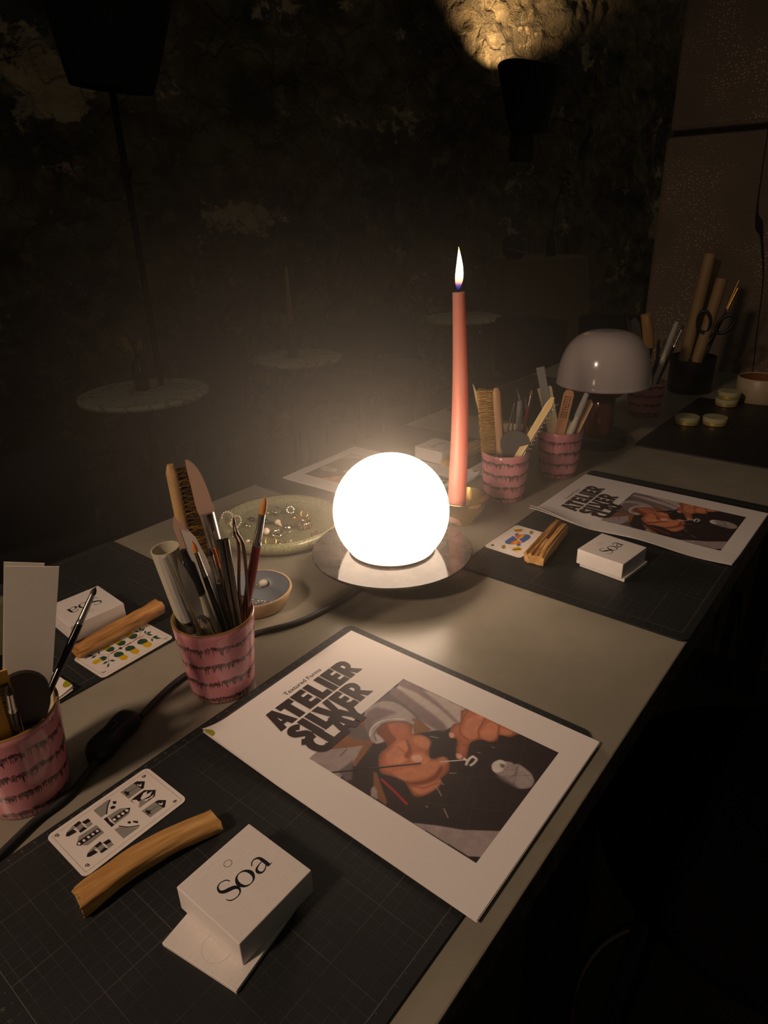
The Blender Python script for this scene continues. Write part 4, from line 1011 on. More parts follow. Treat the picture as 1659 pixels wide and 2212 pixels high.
# ------------------------------------------------------------------ candle in brass bowl
bc = un(997, 1128)
bowl = thing('brass_bowl', 'small polished brass bowl holding the tall coral candle', 'bowl', (bc.x, bc.y, T))
bm = B(); lathe(bm, [(0.0001, 0.0), (0.017, 0.0), (0.018, 0.002), (0.017, 0.004), (0.024, 0.012), (0.034, 0.026), (0.0405, 0.044), (0.0400, 0.0455), (0.039, 0.044), (0.0325, 0.027), (0.022, 0.013), (0.012, 0.008), (0.0001, 0.0075)], 64)
build('bowl_body', bm, BRASS, bowl, smooth=True)
cb = at_y(984, 1108, bc.y - 0.012); cb.z = T + 0.010
ctop = at_y(990.5, 631, bc.y - 0.002)
cand = thing('taper_candle', 'tall coral-pink taper candle burning with a single flame', 'candle', cb)
m = Mat('coral_wax', (255, 142, 126), 0.35, Subsurface_Weight=1.0, Subsurface_Scale=0.05)
m.b.inputs['Subsurface Radius'].default_value = (1, .35, .25)
WAX = m.m
dv = ctop - cb; L = dv.length; q_ = dv.to_track_quat('Z', 'Y')
prof = [(0.0125, 0.0), (0.0128, 0.01), (0.0127, 0.06), (0.0124, 0.12), (0.0116, 0.19), (0.0102, 0.26), (0.0086, 0.33), (0.0076, 1.0)]
pts = [(0, 0, 0)]; rad = []; pts = []
for k in range(25):
    t = k / 24; pts.append(Vector((0, 0, L * t)))
    rad.append(0.0137 - 0.0009 * t - 0.0046 * max(0, t - 0.25) ** 1.15 * 1.35)
bend = []
for k, p_ in enumerate(pts):
    t = k / 24; bend.append(p_ + Vector((-0.0045 * math.sin(PI * t), 0, 0)))
M = q_.to_matrix()
bm = B(); tube(bm, [M @ p_ for p_ in bend], rad, 28)
build('wax_body', bm, WAX, cand, smooth=True, angle=50)
top = M @ bend[-1]
bm = B(); tube(bm, [top + Vector((0, 0, -.001)), top + Vector((0.0003, 0, 0.004)), top + Vector((0.0012, 0, 0.009))], [0.0009, 0.0008, 0.0006], 8)
build('wick', bm, flat('charred_wick', (30, 20, 16), 0.9), cand, smooth=True)
m = Mat('flame', (255, 200, 120), 0.5)
x, y, z = m.xyz('Object')
em = m.nt.nodes.new('ShaderNodeEmission')
col = m.mix(z.smooth(0.000, 0.014), (20, 60, 220), (255, 170, 90)); col2 = m.mix(z.smooth(0.010, 0.022), col, (255, 236, 190)); col3 = m.mix(z.smooth(0.036, 0.052), col2, (255, 190, 100))
m.nt.links.new(col3, em.inputs['Color'])
st_ = z.smooth(0.004, 0.018) * 5.0 + 0.5
m.nt.links.new(st_.out, em.inputs['Strength'])
m.nt.links.new(em.outputs[0], m.nt.nodes['Material Output'].inputs['Surface'])
fl = [(0.0012, 0), (0.0030, 0.003), (0.0046, 0.008), (0.0054, 0.014), (0.0053, 0.020), (0.0046, 0.028), (0.0034, 0.036), (0.0020, 0.044), (0.0008, 0.050), (0.0001, 0.0535)]
bm = B(); lathe(bm, fl, 20, cap0=True)
for v in bm.verts: v.co.x += 0.0015 * math.sin(v.co.z * 60)
build('flame', bm, m.m, cand, smooth=True, loc=top + Vector((-0.0006, 0, 0.0035)))

# ------------------------------------------------------------------ mugs
MUG_H = 0.088
def mug(label, x, y, seed, rt_=0.0405, rb=0.0325, h=MUG_H, rot=0.0):
    o = thing('pink_cup', label, 'cup', (x, y, T), rot, 'pink cups with black fringe bands full of tools')
    bm = B()
    n = 12; outer = [(rb - 0.0035, 0.0), (rb - 0.001, 0.0008), (rb, 0.004)]
    for k in range(1, n + 1):
        t = k / n; outer.append((rb + (rt_ - rb) * (t ** 0.9), 0.004 + (h - 0.0048) * t))
    outer += [(rt_ - 0.0010, h), (rt_ - 0.0024, h - 0.0008)]
    lathe(bm, [(0.0001, 0.0)] + outer, 64)
    build('cup_wall', bm, mug_mat(seed), o, smooth=True)
    bm = B(); lathe(bm, [(rt_ - 0.0024, h - 0.0009), (rt_ - 0.0034, h - 0.006), (rb - 0.0028, 0.008), (rb - 0.006, 0.0055), (0.0001, 0.0055)], 64)
    build('inner_glaze', bm, MUG_IN, o, smooth=True)
    return o, (x, y, rt_, rb, h)
m1 = mug('pink cup with black fringe bands in front of the grey dish, full of brushes', -0.1730, 0.5650, 1)[1]
m2 = mug('pink cup with black fringe bands cut off by the left edge of the picture', -0.3115, 0.4300, 2)[1]
m3 = mug('pink cup with black fringe bands just right of the candle, holding a brass brush', 0.2045, 1.0450, 3, 0.0400, 0.0345, 0.083)[1]
m4 = mug('pink cup with black fringe bands below the mushroom lamp, with a clear ruler', 0.3205, 1.1440, 4, 0.0400, 0.0330, 0.086)[1]
m5 = mug('pink cup with black fringe bands half hidden behind the mushroom lamp', 0.6150, 1.5150, 5, 0.0425, 0.0350, 0.078)[1]
m6 = mug('pink cup almost hidden behind the brass brush cup on the back mat', 0.2380, 1.1680, 6, 0.0380, 0.0320, 0.080)[1]

def tool(name, label, cat, cup, entry, tip, dy=0.0, face=True, roll=0.0, depth=None, group=None, floor=0.0075):
    """a tool standing in a cup: passes the rim plane at pixel entry and ends at pixel tip, dy metres behind the entry.
    local z runs from its lower end (0) to its tip (L); returns root and L"""
    cx, cy, rt_, rb, h = cup
    e = un(*entry, h)
    v = Vector((e.x - cx, e.y - cy, 0))
    if v.length > rt_ - 0.008: v *= (rt_ - 0.008) / v.length
    e = Vector((cx + v.x, cy + v.y, T + h))
    tp = at_y(*tip, e.y + dy)
    d = (e - tp); lo = None
    for k in range(400):
        p_ = e + d.normalized() * 0.0005 * k
        zz = p_.z - T; rad = rb + (rt_ - rb) * (zz / h) - 0.0075
        if zz < floor or math.hypot(p_.x - cx, p_.y - cy) > max(rad, 0.004): break
        lo = p_
        if depth and 0.0005 * k > depth: break
    if lo is None: lo = e
    ax = (tp - lo); Ln = ax.length
    o = thing(name, label, cat, lo)
    if group: o['group'] = group
    z_ = ax.normalized(); camp = Vector((0, 0, CAM_H + T))
    yv = (camp - lo); yv = (yv - z_ * yv.dot(z_)).normalized()      # local -y faces the photographer
    yv = -yv; xv = yv.cross(z_).normalized()
    R = Matrix((xv, yv, z_)).transposed() @ Matrix.Rotation(roll, 3, 'Z')
    o.rotation_mode = 'QUATERNION'; o.rotation_quaternion = R.to_quaternion()
    return o, Ln
def rod(bm, z0, z1, r0, r1=None, seg=12, mi=0, n=2):
    r1 = r0 if r1 is None else r1
    lathe(bm, [(max(r0, 1e-5), z0), (max(r1, 1e-5), z1)], seg, cap0=True, cap1=True, mi=mi)
def paint_brush(label, cup, entry, tip, dy=0.0, handle=BLACK_GLOSS, hair=(200, 130, 70), r=0.0026, tuft=0.016, ferr=0.026, cat='paint brush', name='paint_brush', tr=None, flatk=1.0):
    o, L = tool(name, label, cat, cup, entry, tip, dy)
    zf = L - tuft - ferr
    bm = B(); lathe(bm, [(0.0007, 0), (r * .7, L * .1), (r * 1.1, zf * .75), (r, zf)], 14, cap0=True, cap1=True); build('handle', bm, handle, o, smooth=True, angle=60)
    bm = B(); lathe(bm, [(r, zf), (r * 1.02, zf + .002), (r * .92, zf + .003), (r * .9, zf + .005), (r * .75, L - tuft)], 14, cap0=True, cap1=True); build('ferrule', bm, STEEL, o, smooth=True, angle=60)
    tr = tr or r * .75
    bm = B(); lathe(bm, [(tr * .95, L - tuft), (tr * 1.1, L - tuft * .7), (tr * .8, L - tuft * .35), (0.0001, L)], 12); build('bristles', bm, flat('hair_%d_%d' % hair[:2], hair, .6), o, smooth=True)
    return o
def water_brush(label, cup, entry, tip, dy=0.0, cap=True, bands=True, r=0.0055):
    o, L = tool('water_brush', label, 'brush pen', cup, entry, tip, dy)
    bm = B(); lathe(bm, [(r * .8, 0), (r * 1.05, .02), (r * 1.05, L * .42), (r * .85, L * .46)], 18, cap0=True, cap1=True); build('barrel', bm, MILKY, o, smooth=True, angle=50)
    bm = B(); lathe(bm, [(r * .86, L * .46), (r * .9, L * .50), (r * .75, L * .505), (r * .75, L * .53), (r * .9, L * .535), (r * .86, L * .60)], 18, cap0=True, cap1=True)
    build('collar', bm, flat('smoke_plastic', (70, 66, 62), .3) if bands else MILKY, o, smooth=True, angle=50)
    bm = B(); lathe(bm, [(r * .5, L * .60), (r * .5, L * .70), (r * .3, L * .76), (0.0002, L * .88)], 14, cap0=True); build('bristles', bm, flat('dark_tip', (54, 50, 50), .5) if bands else MILKY, o, smooth=True)
    if cap:
        bm = B(); lathe(bm, [(r * 1.0, L * .55), (r * .95, L * .80), (r * .78, L * .97), (r * .7, L)], 10, cap1=True); build('cap', bm, CLEAR, o, smooth=True, angle=30)
    return o
def flat_outline(o, name, pts, th, mt, y=0.0, holes=None):
    """extruded outline in the local xz plane; pts (x, z)"""
    bm = B(); v3 = [Vector((px, 0, pz)) for px, pz in pts]
    a = [bm.verts.new((px, y - th / 2, pz)) for px, pz in pts]; b = [bm.verts.new((px, y + th / 2, pz)) for px, pz in pts]
    for t in tessellate_polygon([[Vector((px, pz, 0)) for px, pz in pts]]):
        bm.faces.new([a[i] for i in t]); bm.faces.new([b[i] for i in reversed(t)])
    n = len(pts)
    for i in range(n): bm.faces.new((a[i], a[(i + 1) % n], b[(i + 1) % n], b[i]))
    return build(name, bm, mt, o)
def wire_brush(label, cup, entry, tip, dy, side, wood, w=0.013, th=0.009, z0=0.45, z1=0.97, bl=0.012, nrow=18, roll=0.0, bm_mat=None, dark=False):
    """toothbrush-shaped brush; bristles point along local +x*side"""
    o, L = tool('wire_brush', label, 'brush', cup, entry, tip, dy, roll=roll)
    bm = B(); prof = []
    n = 30; rings = []
    for i in range(n + 1):
        t = i / n; z = L * t
        hw = th / 2 * (1.0 if t > z0 - .1 else 0.8); e = max(0, (t - .96) / .04); hw *= math.sqrt(max(0.30, 1 - e * e))
        cxo = 0.004 * side * (math.sin(PI * min(1, t / z0)) if t < z0 else 0) - 0.002 * side
        ring = [bm.verts.new((cxo + hw * math.copysign(abs(math.cos(a)) ** .5, math.cos(a)), w / 2 * (1 if e == 0 else math.sqrt(max(.45, 1 - e * e))) * math.copysign(abs(math.sin(a)) ** .5, math.sin(a)), z)) for a in [2 * PI * k / 16 for k in range(16)]]
        rings.append(ring)
    for i in range(n):
        for k in range(16):
            j = (k + 1) % 16; bm.faces.new((rings[i][k], rings[i][j], rings[i + 1][j], rings[i + 1][k]))
    bm.faces.new(rings[0][::-1]); bm.faces.new(rings[-1])
    build('brush_handle', bm, wood, o, smooth=True, angle=50)
    bm = B(); rnd = random.Random(4)
    for i in range(nrow):
        z = L * (z0 + (z1 - z0) * i / (nrow - 1))
        for j in range(4):
            yy = (-.375 + .25 * j) * w
            for k in range(13):
                a = Vector((side * (th / 2 - .003), yy + rnd.uniform(-.0006, .0006), z + rnd.uniform(-.0006, .0006)))
                tipv = a + Vector((side * (bl + .003) * rnd.uniform(.85, 1.08), rnd.uniform(-.0028, .0028), rnd.uniform(-.0035, .0035)))
                mid_ = (a + tipv) / 2 + Vector((0, rnd.uniform(-.0012, .0012), rnd.uniform(-.0014, .0014)))
                s = 0.00022
                mi = 1 if (dark and rnd.random() < .6) else 0
                vs = [[bm.verts.new(p_ + Vector(q)) for q in ((0, s, 0), (0, -s * .5, s * .87), (0, -s * .5, -s * .87))] for p_ in (a, mid_, tipv)]
                for u_ in range(2):
                    for c_ in range(3): bm.faces.new((vs[u_][c_], vs[u_][(c_ + 1) % 3], vs[u_ + 1][(c_ + 1) % 3], vs[u_ + 1][c_])).material_index = mi
    tag(build('bristles', bm, [BRISTLE, BRISTLE_D], o, smooth='keep'), kind=None)
    return o

# --- front cup
wire_brush('wooden brush with curly brass bristles in the front cup, tallest at its left', m1, (432, 1302), (372, 1003), 0.012, 1, OLDWOOD, w=0.013, th=0.011, z0=0.45, z1=0.97, bl=0.012, dark=True, nrow=26)
o, L = tool('burnisher', 'pink stone burnisher with copper collar and steel ferrule in the front cup', 'burnisher', m1, (503, 1312), (414, 992), 0.004)
bm = B(); rod(bm, 0, L * .52, 0.0050, 0.0062, 16); build('handle', bm, DARKSTEEL, o, smooth=True, angle=50)
bm = B(); lathe(bm, [(0.0062, L * .50), (0.0066, L * .515), (0.0066, L * .60)], 20, cap1=True); build('collar', bm, COPPER, o, smooth=True, angle=50)
bm = B(); lathe(bm, [(0.0060, L * .60), (0.0064, L * .605), (0.0072, L * .76)], 20, cap0=True, cap1=True); build('ferrule', bm, STEEL, o, smooth=True, angle=50)
z1 = L * .755; bl_ = L - z1
flat_outline(o, 'stone_tip', [(q.x, q.y) for q in smooth_path([(-.0068, z1), (.0068, z1), (.0072, z1 + bl_ * .2), (.0062, z1 + bl_ * .5), (.0034, z1 + bl_ * .78), (-.0012, z1 + bl_ * .96), (-.0044, L), (-.0062, z1 + bl_ * .96), (-.0070, z1 + bl_ * .6)], 4, True)], 0.0055, GUM)
o, L = tool('plastic_tube', 'wide open milky plastic tube at the left of the front cup', 'tube', m1, (402, 1318), (356, 1184), -0.005)
bm = B(); lathe(bm, [(0.0105, 0), (0.0135, L), (0.0122, L), (0.0095, 0.002)], 28, cap0=True); build('tube_wall', bm, MILKY, o, smooth=True, angle=50)
water_brush('clear-capped brush pen with smoke-grey bands at the left rim of the front cup', m1, (410, 1352), (351, 1203), -0.006)
o, L = tool('leaf_spatula', 'dark leaf-shaped metal spatula with copper handle in the front cup', 'spatula', m1, (444, 1356), (382, 1203), -0.008)
bm = B(); lathe(bm, [(0.0055, 0), (0.0062, L * .35), (0.006, L * .43)], 16, cap0=True, cap1=True); build('handle', bm, flat('amber_handle', (176, 112, 44), .35), o, smooth=True, angle=50)
bm = B(); lathe(bm, [(0.0062, L * .43), (0.0068, L * .45), (0.0058, L * .49), (0.0062, L * .53), (0.0040, L * .58)], 16, cap0=True, cap1=True); build('ferrule', bm, STEEL, o, smooth=True, angle=50)
z1 = L * .56; bl_ = L - z1
flat_outline(o, 'blade', [(-.0028, z1), (.0028, z1), (.0050, z1 + bl_ * .3), (.0056, z1 + bl_ * .55), (.0030, z1 + bl_ * .82), (0, L), (-.0030, z1 + bl_ * .82), (-.0050, z1 + bl_ * .5), (-.0044, z1 + bl_ * .3)], 0.0014, STEEL)
o, L = tool('fineliner', 'black-capped clear fineliner pen in the front cup', 'pen', m1, (452, 1340), (396, 1188), 0.0)
bm = B(); lathe(bm, [(.0048, 0), (.0054, .02), (.0054, L * .72)], 16, cap0=True, cap1=True); build('barrel', bm, MILKY, o, smooth=True, angle=50)
bm = B(); lathe(bm, [(.0058, L * .70), (.0058, L * .90), (.0040, L * .92), (.0030, L)], 16, cap0=True, cap1=True); build('cap', bm, BLACK, o, smooth=True, angle=50)
o, L = tool('clay_scraper', 'pink and white pointed plastic scraper in the front cup', 'scraper', m1, (462, 1318), (387, 1112), 0.002)
flat_outline(o, 'blade', [(-.0065, 0), (.0085, 0), (.0105, L * .72), (.0070, L * .86), (-.0050, L), (-.0080, L * .93)], 0.0012, WHITEP)
flat_outline(o, 'blade_edge', [(-.0085, L * .3), (-.0065, L * .3), (-.0040, L * .93), (.0030, L * .90), (-.0050, L * 1.003), (-.0090, L * .95)], 0.0020, GUM)
paint_brush('thin paint brush with orange hairs and black handle in the front cup', m1, (476, 1336), (415, 1168), 0.002, hair=(216, 130, 60), r=.0028, tuft=.012)
paint_brush('small paint brush with rounded black tip in the front cup', m1, (492, 1334), (451, 1183), -0.001, hair=(30, 28, 28), r=.0030, tuft=.008, ferr=.030)
o, L = tool('metal_handle', 'dark polished square-ended metal handle in the middle of the front cup', 'tool', m1, (508, 1330), (481, 1166), 0.003)
for sx_ in (-.0028, .0028):
    bm = B(); lathe(bm, [(.0026, 0), (.0031, L)], 14, c=(sx_, 0, 0), cap0=True, cap1=True); build('rod', bm, DARKSTEEL, o, smooth=True, angle=50)
o, L = tool('tweezers', 'bent-nosed steel tweezers with reddish arms in the front cup', 'tweezers', m1, (525, 1318), (505, 1118), -0.004)
for s_ in (-1, 1):
    zb = L * .80
    bm = B(); tube(bm, smooth_path([(s_ * .0008 + .0006, 0, .0), (s_ * .0016 + .0006, 0, .03), (s_ * .0040 + .002, 0, zb * .6), (s_ * .0022 + .0040, 0, zb), (s_ * .0014 + .0004, 0, L * .90), (s_ * .0003 - .0002, 0, L)], 6), [.0016] * 20 + [.0012] * 5 + [.0007] * 5 + [.0004], 10, flatx=1.5)
    build('arm', bm, [flat('tweezer_enamel', (110, 78, 74), .25, .8)][0], o, smooth=True)
bm = B(); box(bm, (.0008, 0, .004), (.006, .004, .010), bev=.001); build('joint', bm, STEEL, o)
paint_brush('red-handled paint brush with long orange hairs leaning right out of the front cup', m1, (543, 1312), (574, 1068), 0.012, handle=RED, hair=(206, 140, 74), r=.0042, tuft=.020, ferr=.033)
o, L = tool('wooden_skewer', 'short pinkish wooden stick at the back of the front cup', 'stick', m1, (512, 1300), (497, 1238), 0.002)
bm = B(); rod(bm, 0, L, .0026, .0022); build('shaft', bm, BEECH, o, smooth=True, angle=50)

# --- left cup
o, L = tool('white_sheet_strip', 'broad white plastic strip, tallest thing in the leftmost cup', 'strip', m2, (62, 1520), (70, 1222), 0.0)
flat_outline(o, 'strip', [(-.0165, 0), (.0150, 0), (.0178, L - .0010), (-.0178, L)], 0.0010, WHITEP)
flat_outline(o, 'strip', [(-.0190, .001), (-.010, .001), (.008, L + .0007), (-.0185, L + .0022)], 0.0010, WHITEP, y=.0022)
paint_brush('fine paint brush with black handle leaning right from the leftmost cup', m2, (97, 1545), (207, 1268), 0.070, hair=(30, 24, 20), r=.0030, tuft=.007, ferr=.026)
o, L = tool('rounded_palette', 'dark rounded silicone spatula head in the leftmost cup', 'spatula', m2, (60, 1560), (42, 1452), 0.0, depth=.012)
flat_outline(o, 'head', [(-.009, 0), (.009, 0), (.0175, L * .45), (.0185, L * .62)] + [(.0185 * math.cos(a), L * .66 + (L * .34) * math.sin(a)) for a in [k * PI / 12 for k in range(1, 12)]] + [(-.0185, L * .62), (-.0175, L * .45)], 0.004, flat('dark_silicone', (36, 30, 28), .55))
o, L = tool('ink_bottle', 'clear bottle with greenish liquid and dark label at the left frame edge', 'bottle', m2, (0, 1500), (5, 1292), 0.004)
bm = B(); box(bm, (0, 0, L * .5), (.019, .012, L), bev=.003); build('bottle_body', bm, flat('green_glass', (120, 122, 96), .2, Transmission_Weight=.3), o, smooth=True, angle=40)
bm = B(); box(bm, (0, -.0005, L * .45), (.0196, .0126, L * .38), bev=.002); build('label', bm, BLACK, o)
o, L = tool('paper_tag', 'yellow paper sleeve with a barcode at the left frame edge', 'tag', m2, (36, 1585), (-6, 1452), -0.016)
flat_outline(o, 'sleeve', [(-.012, 0), (.006, 0), (.006, L), (-.012, L)], 0.0012, flat('yellow_sleeve', (214, 160, 60), .5))
bm = B(); rnd = random.Random(2); z_ = L * .35
while z_ < L * .92:
    h_ = rnd.choice((.0005, .001, .0014)); box(bm, (.001, -.0007, z_), (.007, .0001, h_)); z_ += h_ + rnd.choice((.0006, .0012))
build('barcode', bm, flat('barcode_ink', (30, 22, 20), .5), o)
paint_brush('short black brush with silver ferrule lying against the palette in the leftmost cup', m2, (45, 1590), (17, 1480), -0.016, hair=(20, 18, 18), r=.0036, tuft=.010, ferr=.022)

# --- cup by the candle
wire_brush('large wooden brush with dense brass bristles in the cup right of the candle', m3, (1078, 975), (1069, 838), 0.004, -1, BEECH, w=0.012, th=0.013, z0=0.42, z1=0.98, bl=0.021, nrow=26)
o, L = tool('wooden_wedge', 'pointed wooden modelling wedge beside the brass brush', 'modelling tool', m3, (1062, 968), (1022, 827), 0.012)
flat_outline(o, 'wedge', [(-.003, 0), (.003, 0), (.0048, L * .8), (-.0010, L), (-.0036, L * .85)], 0.004, BAMBOO)
o, L = tool('round_scraper', 'dark rounded rubber scraper in the cup right of the candle', 'scraper', m3, (1109, 981), (1116, 930), 0.0, depth=.012)
flat_outline(o, 'head', [(-.012, 0), (.012, 0), (.0220, L * .42), (.0235, L * .6)] + [(.0235 * math.cos(a), L * .62 + L * .38 * math.sin(a)) for a in [k * PI / 12 for k in range(1, 12)]] + [(-.0235, L * .6), (-.0220, L * .42)], 0.0035, flat('grey_rubber', (58, 54, 50), .5))
o, L = tool('bamboo_comb', 'pale bamboo handle clipped with a row of tiny steel wires, leaning right', 'comb', m3, (1130, 985), (1197, 858), 0.004)
flat_outline(o, 'handle', [(-.004, 0), (.002, 0), (.004, L * .3), (.0045, L * .9), (.001, L), (-.004, L * .99), (-.0065, L * .9), (-.006, L * .3)], 0.006, BAMBOO)
bm = B(); rod(bm, 0, L * .80, .0011); 
for v in bm.verts: v.co.x += .0062
build('wire_spine', bm, STEEL, o, smooth=True, angle=50)
bm = B()
for k in range(12):
    z_ = L * (.36 + .052 * k); tube(bm, [(.006, 0, z_), (.009, 0, z_ + .001), (.011, 0, z_ + .003), (.0105, 0, z_ + .0045)], .0005, 5)
build('wire_loops', bm, SILVER, o, smooth=True)
o, L = tool('wooden_skewer', 'slanting thin wooden slat behind the brass brush', 'stick', m3, (1093, 975), (1077, 885), 0.012)
bm = B(); box(bm, (0, 0, L / 2), (.006, .002, L), bev=.0006); build('shaft', bm, BEECH, o)

# --- cup below the mushroom lamp
o, L = tool('clear_ruler', 'narrow clear acrylic ruler rising from the cup below the mushroom lamp', 'ruler', m4, (1182, 938), (1167, 793), 0.006)
bm = B(); box(bm, (0, 0, L / 2), (.0135, .0022, L), bev=.0003); build('ruler_strip', bm, CLEAR, o)
o, L = tool('bone_folder', 'cream flat folding tool behind the clear ruler', 'folder', m4, (1196, 935), (1176, 836), 0.010)
flat_outline(o, 'blade', [(-.009, 0), (.009, 0), (.012, L * .97), (.010, L), (-.0125, L)], 0.002, flat('bone', (206, 190, 150), .5))
o, L = tool('tongue_depressor', 'flat wooden stick stamped with dark lettering in the cup below the mushroom lamp', 'wooden stick', m4, (1208, 938), (1231, 842), 0.004)
flat_outline(o, 'stick', [(-.0085, 0), (.0085, 0), (.0088, L * .9), (.0062, L * .98), (0, L), (-.0062, L * .98), (-.0088, L * .9)], 0.002, plain_wood('depressor_wood', (176, 124, 78), (200, 148, 100)))
bm = B(); rnd = random.Random(8)
for r_ in range(3):
    for c_ in range(9): box(bm, (-.004 + .004 * r_, -.00115, L * (.40 + .055 * c_)), (.0025, .0001, rnd.uniform(.0015, .004)))
build('stamp_print', bm, flat('stamp_ink', (96, 52, 40), .6), o)
water_brush('clear water brush pen leaning right below the mushroom lamp', m4, (1237, 938), (1268, 850), 0.0, bands=False)
o, L = tool('craft_stick', 'plain wooden craft stick at the right of the cup below the mushroom lamp', 'wooden stick', m4, (1246, 934), (1277, 862), 0.008)
flat_outline(o, 'stick', [(-.006, 0), (.006, 0), (.0065, L * .92), (0, L), (-.0065, L * .92)], 0.002, BEECH)
o, L = tool('oval_scraper', 'translucent oval scraper between the wooden sticks below the mushroom lamp', 'scraper', m4, (1222, 935), (1219, 900), 0.012)
flat_outline(o, 'head', [(-.010, 0), (.010, 0)] + [(.011 * math.cos(a), L * .55 + L * .45 * math.sin(a)) for a in [k * PI / 10 for k in range(11)]], .0015, MILKY)

# --- hidden cup on the back mat
o, L = tool('tweezers', 'thin pointed tweezers in the hidden cup behind the round scraper', 'tweezers', m6, (1102, 934), (1108, 858), 0.0)
for s_ in (-1, 1):
    bm = B(); tube(bm, [(s_ * .001, 0, 0), (s_ * .004, 0, L * .6), (s_ * .0015 + .002, 0, L * .8), (.004, 0, L)], [.0015, .0015, .001, .0005], 8); build('arm', bm, DARKSTEEL, o, smooth=True)
water_brush('small brush pen in the hidden cup, left of the red brush', m6, (1120, 934), (1123, 866), 0.0, bands=False)
paint_brush('red-handled brush in the hidden cup behind the bamboo comb', m6, (1131, 932), (1149, 842), -0.002, handle=RED, hair=(150, 110, 60), r=.0034, tuft=.010, ferr=.020)
paint_brush('thin dark brush crossing the red brush in the hidden cup', m6, (1150, 926), (1116, 838), 0.004, hair=(120, 84, 60), r=.0022, tuft=.012)
paint_brush('second thin brush crossing behind the red brush in the hidden cup', m6, (1147, 928), (1133, 850), 0.010, hair=(70, 50, 44), r=.0018, tuft=.010)

# --- cup behind the mushroom lamp
o, L = tool('cork_roller', 'tan cylinder stick leaning left behind the mushroom lamp', 'roller', m5, (1418, 836), (1396, 679), 0.0)
bm = B(); lathe(bm, [(.003, 0), (.003, L * .55)], 12, cap0=True); build('handle', bm, DARKSTEEL, o, smooth=True)
bm = B(); lathe(bm, [(.0105, L * .55), (.0115, L * .57), (.0115, L)], 20, cap0=True, cap1=True); build('roll', bm, plain_wood('roller_wood', (150, 114, 66), (180, 140, 86)), o, smooth=True, angle=50)
o, L = tool('pliers', 'black-handled pliers in the cup behind the mushroom lamp', 'pliers', m5, (1412, 836), (1416, 735), -0.004)
for s_ in (-1, 1):
    bm = B(); tube(bm, smooth_path([(-s_ * .004, 0, 0), (s_ * .001, 0, L * .3), (s_ * .008, 0, L * .6), (s_ * .006, 0, L)], 5), .0035, 10); build('grip', bm, BLACK, o, smooth=True)
o, L = tool('steel_spatula', 'rounded steel spatula above the mushroom lamp shade', 'spatula', m5, (1390, 836), (1368, 686), 0.006)
flat_outline(o, 'blade', [(-.003, 0), (.003, 0), (.004, L * .6), (.010, L * .75), (.010, L * .92), (.004, L), (-.006, L * .97), (-.009, L * .75), (-.004, L * .6)], .0012, flat('brushed_steel', (120, 116, 110), .35, .9))
o, L = tool('palette_knife', 'narrow dark knife left of the steel spatula above the shade', 'knife', m5, (1382, 836), (1353, 680), 0.008)
flat_outline(o, 'blade', [(-.003, 0), (.003, 0), (.0035, L * .9), (0, L), (-.0035, L * .9)], .0012, DARKSTEEL)
water_brush('clear brush pen in the cup behind the mushroom lamp, leaning right', m5, (1423, 836), (1463, 695), 0.0, bands=False, r=.0062)
paint_brush('dark red brush leaning right in the cup behind the mushroom lamp', m5, (1408, 838), (1438, 730), -0.006, handle=flat('dark_red', (96, 30, 24), .3), hair=(60, 40, 30), r=.003)
paint_brush('gold-ferruled brush leaning far right in the cup behind the mushroom lamp', m5, (1432, 832), (1478, 700), 0.002, hair=(40, 34, 30), r=.003, tuft=.012, ferr=.04)

# ------------------------------------------------------------------ dark pot with rolls and scissors
pc = un(1487, 843); PR = 0.055
pot = thing('dark_pot', 'dark round pot against the pillar holding rolls and scissors', 'pot', (pc.x, pc.y, T))
bm = B(); lathe(bm, [(.0001, 0), (PR - .003, 0), (PR - .001, .003), (PR, .09), (PR - .003, .09), (PR - .004, .006), (.0001, .006)], 48); build('pot_wall', bm, flat('black_glaze', (26, 26, 24), .4), pot, smooth=True, angle=50)
mp = (pc.x, pc.y, PR, PR - .001, .09)
for i, (e_, t_, r_, lb) in enumerate([((1466, 778), (1535, 548), .0135, 'longest brown paper roll standing in the dark pot'), ((1490, 768), (1551, 560), .0095, 'slimmer brown roll just right of the longest roll'), ((1508, 778), (1560, 602), .0135, 'shorter wide brown roll at the right in the dark pot')]):
    o, L = tool('paper_roll', lb, 'roll', mp, e_, t_, (.0, .012, .004)[i])
    bm = B(); lathe(bm, [(r_, 0), (r_, L), (r_ - .0012, L), (r_ - .0012, L - .05)], 24, cap0=True); lathe(bm, [(r_ * .55, L - .05), (r_ * .55, L - .001)], 20); build('rolled_sheet', bm, flat('kraft_paper', (150, 122, 84), .6), o, smooth=True, angle=50)
o, L = tool('scissors', 'large scissors standing with black looped handles upward in the dark pot', 'scissors', mp, (1512, 782), (1545, 690), -0.012)
for s_, cx_, cz_ in ((-1, -.022, L - .012), (1, .026, L - .004)):
    bm = B(); tube(bm, [(cx_ + (.0155) * math.cos(a) + .006 * s_ * math.sin(a), 0.003 * s_, cz_ + .024 * math.sin(a)) for a in [2 * PI * k / 28 for k in range(28)]], .0042, 10, closed=True); tube(bm, [(cx_ * .55, .003 * s_, cz_ - .018), (s_ * -.003, .002 * s_, L * .45)], [.005, .004], 10)
    build('handle', bm, BLACK, o, smooth=True)
    flat_outline(o, 'blade', [(-s_ * .001, L * .48), (-s_ * .009, L * .48), (-s_ * .002, .001)], .002, STEEL, y=.0015 * s_)
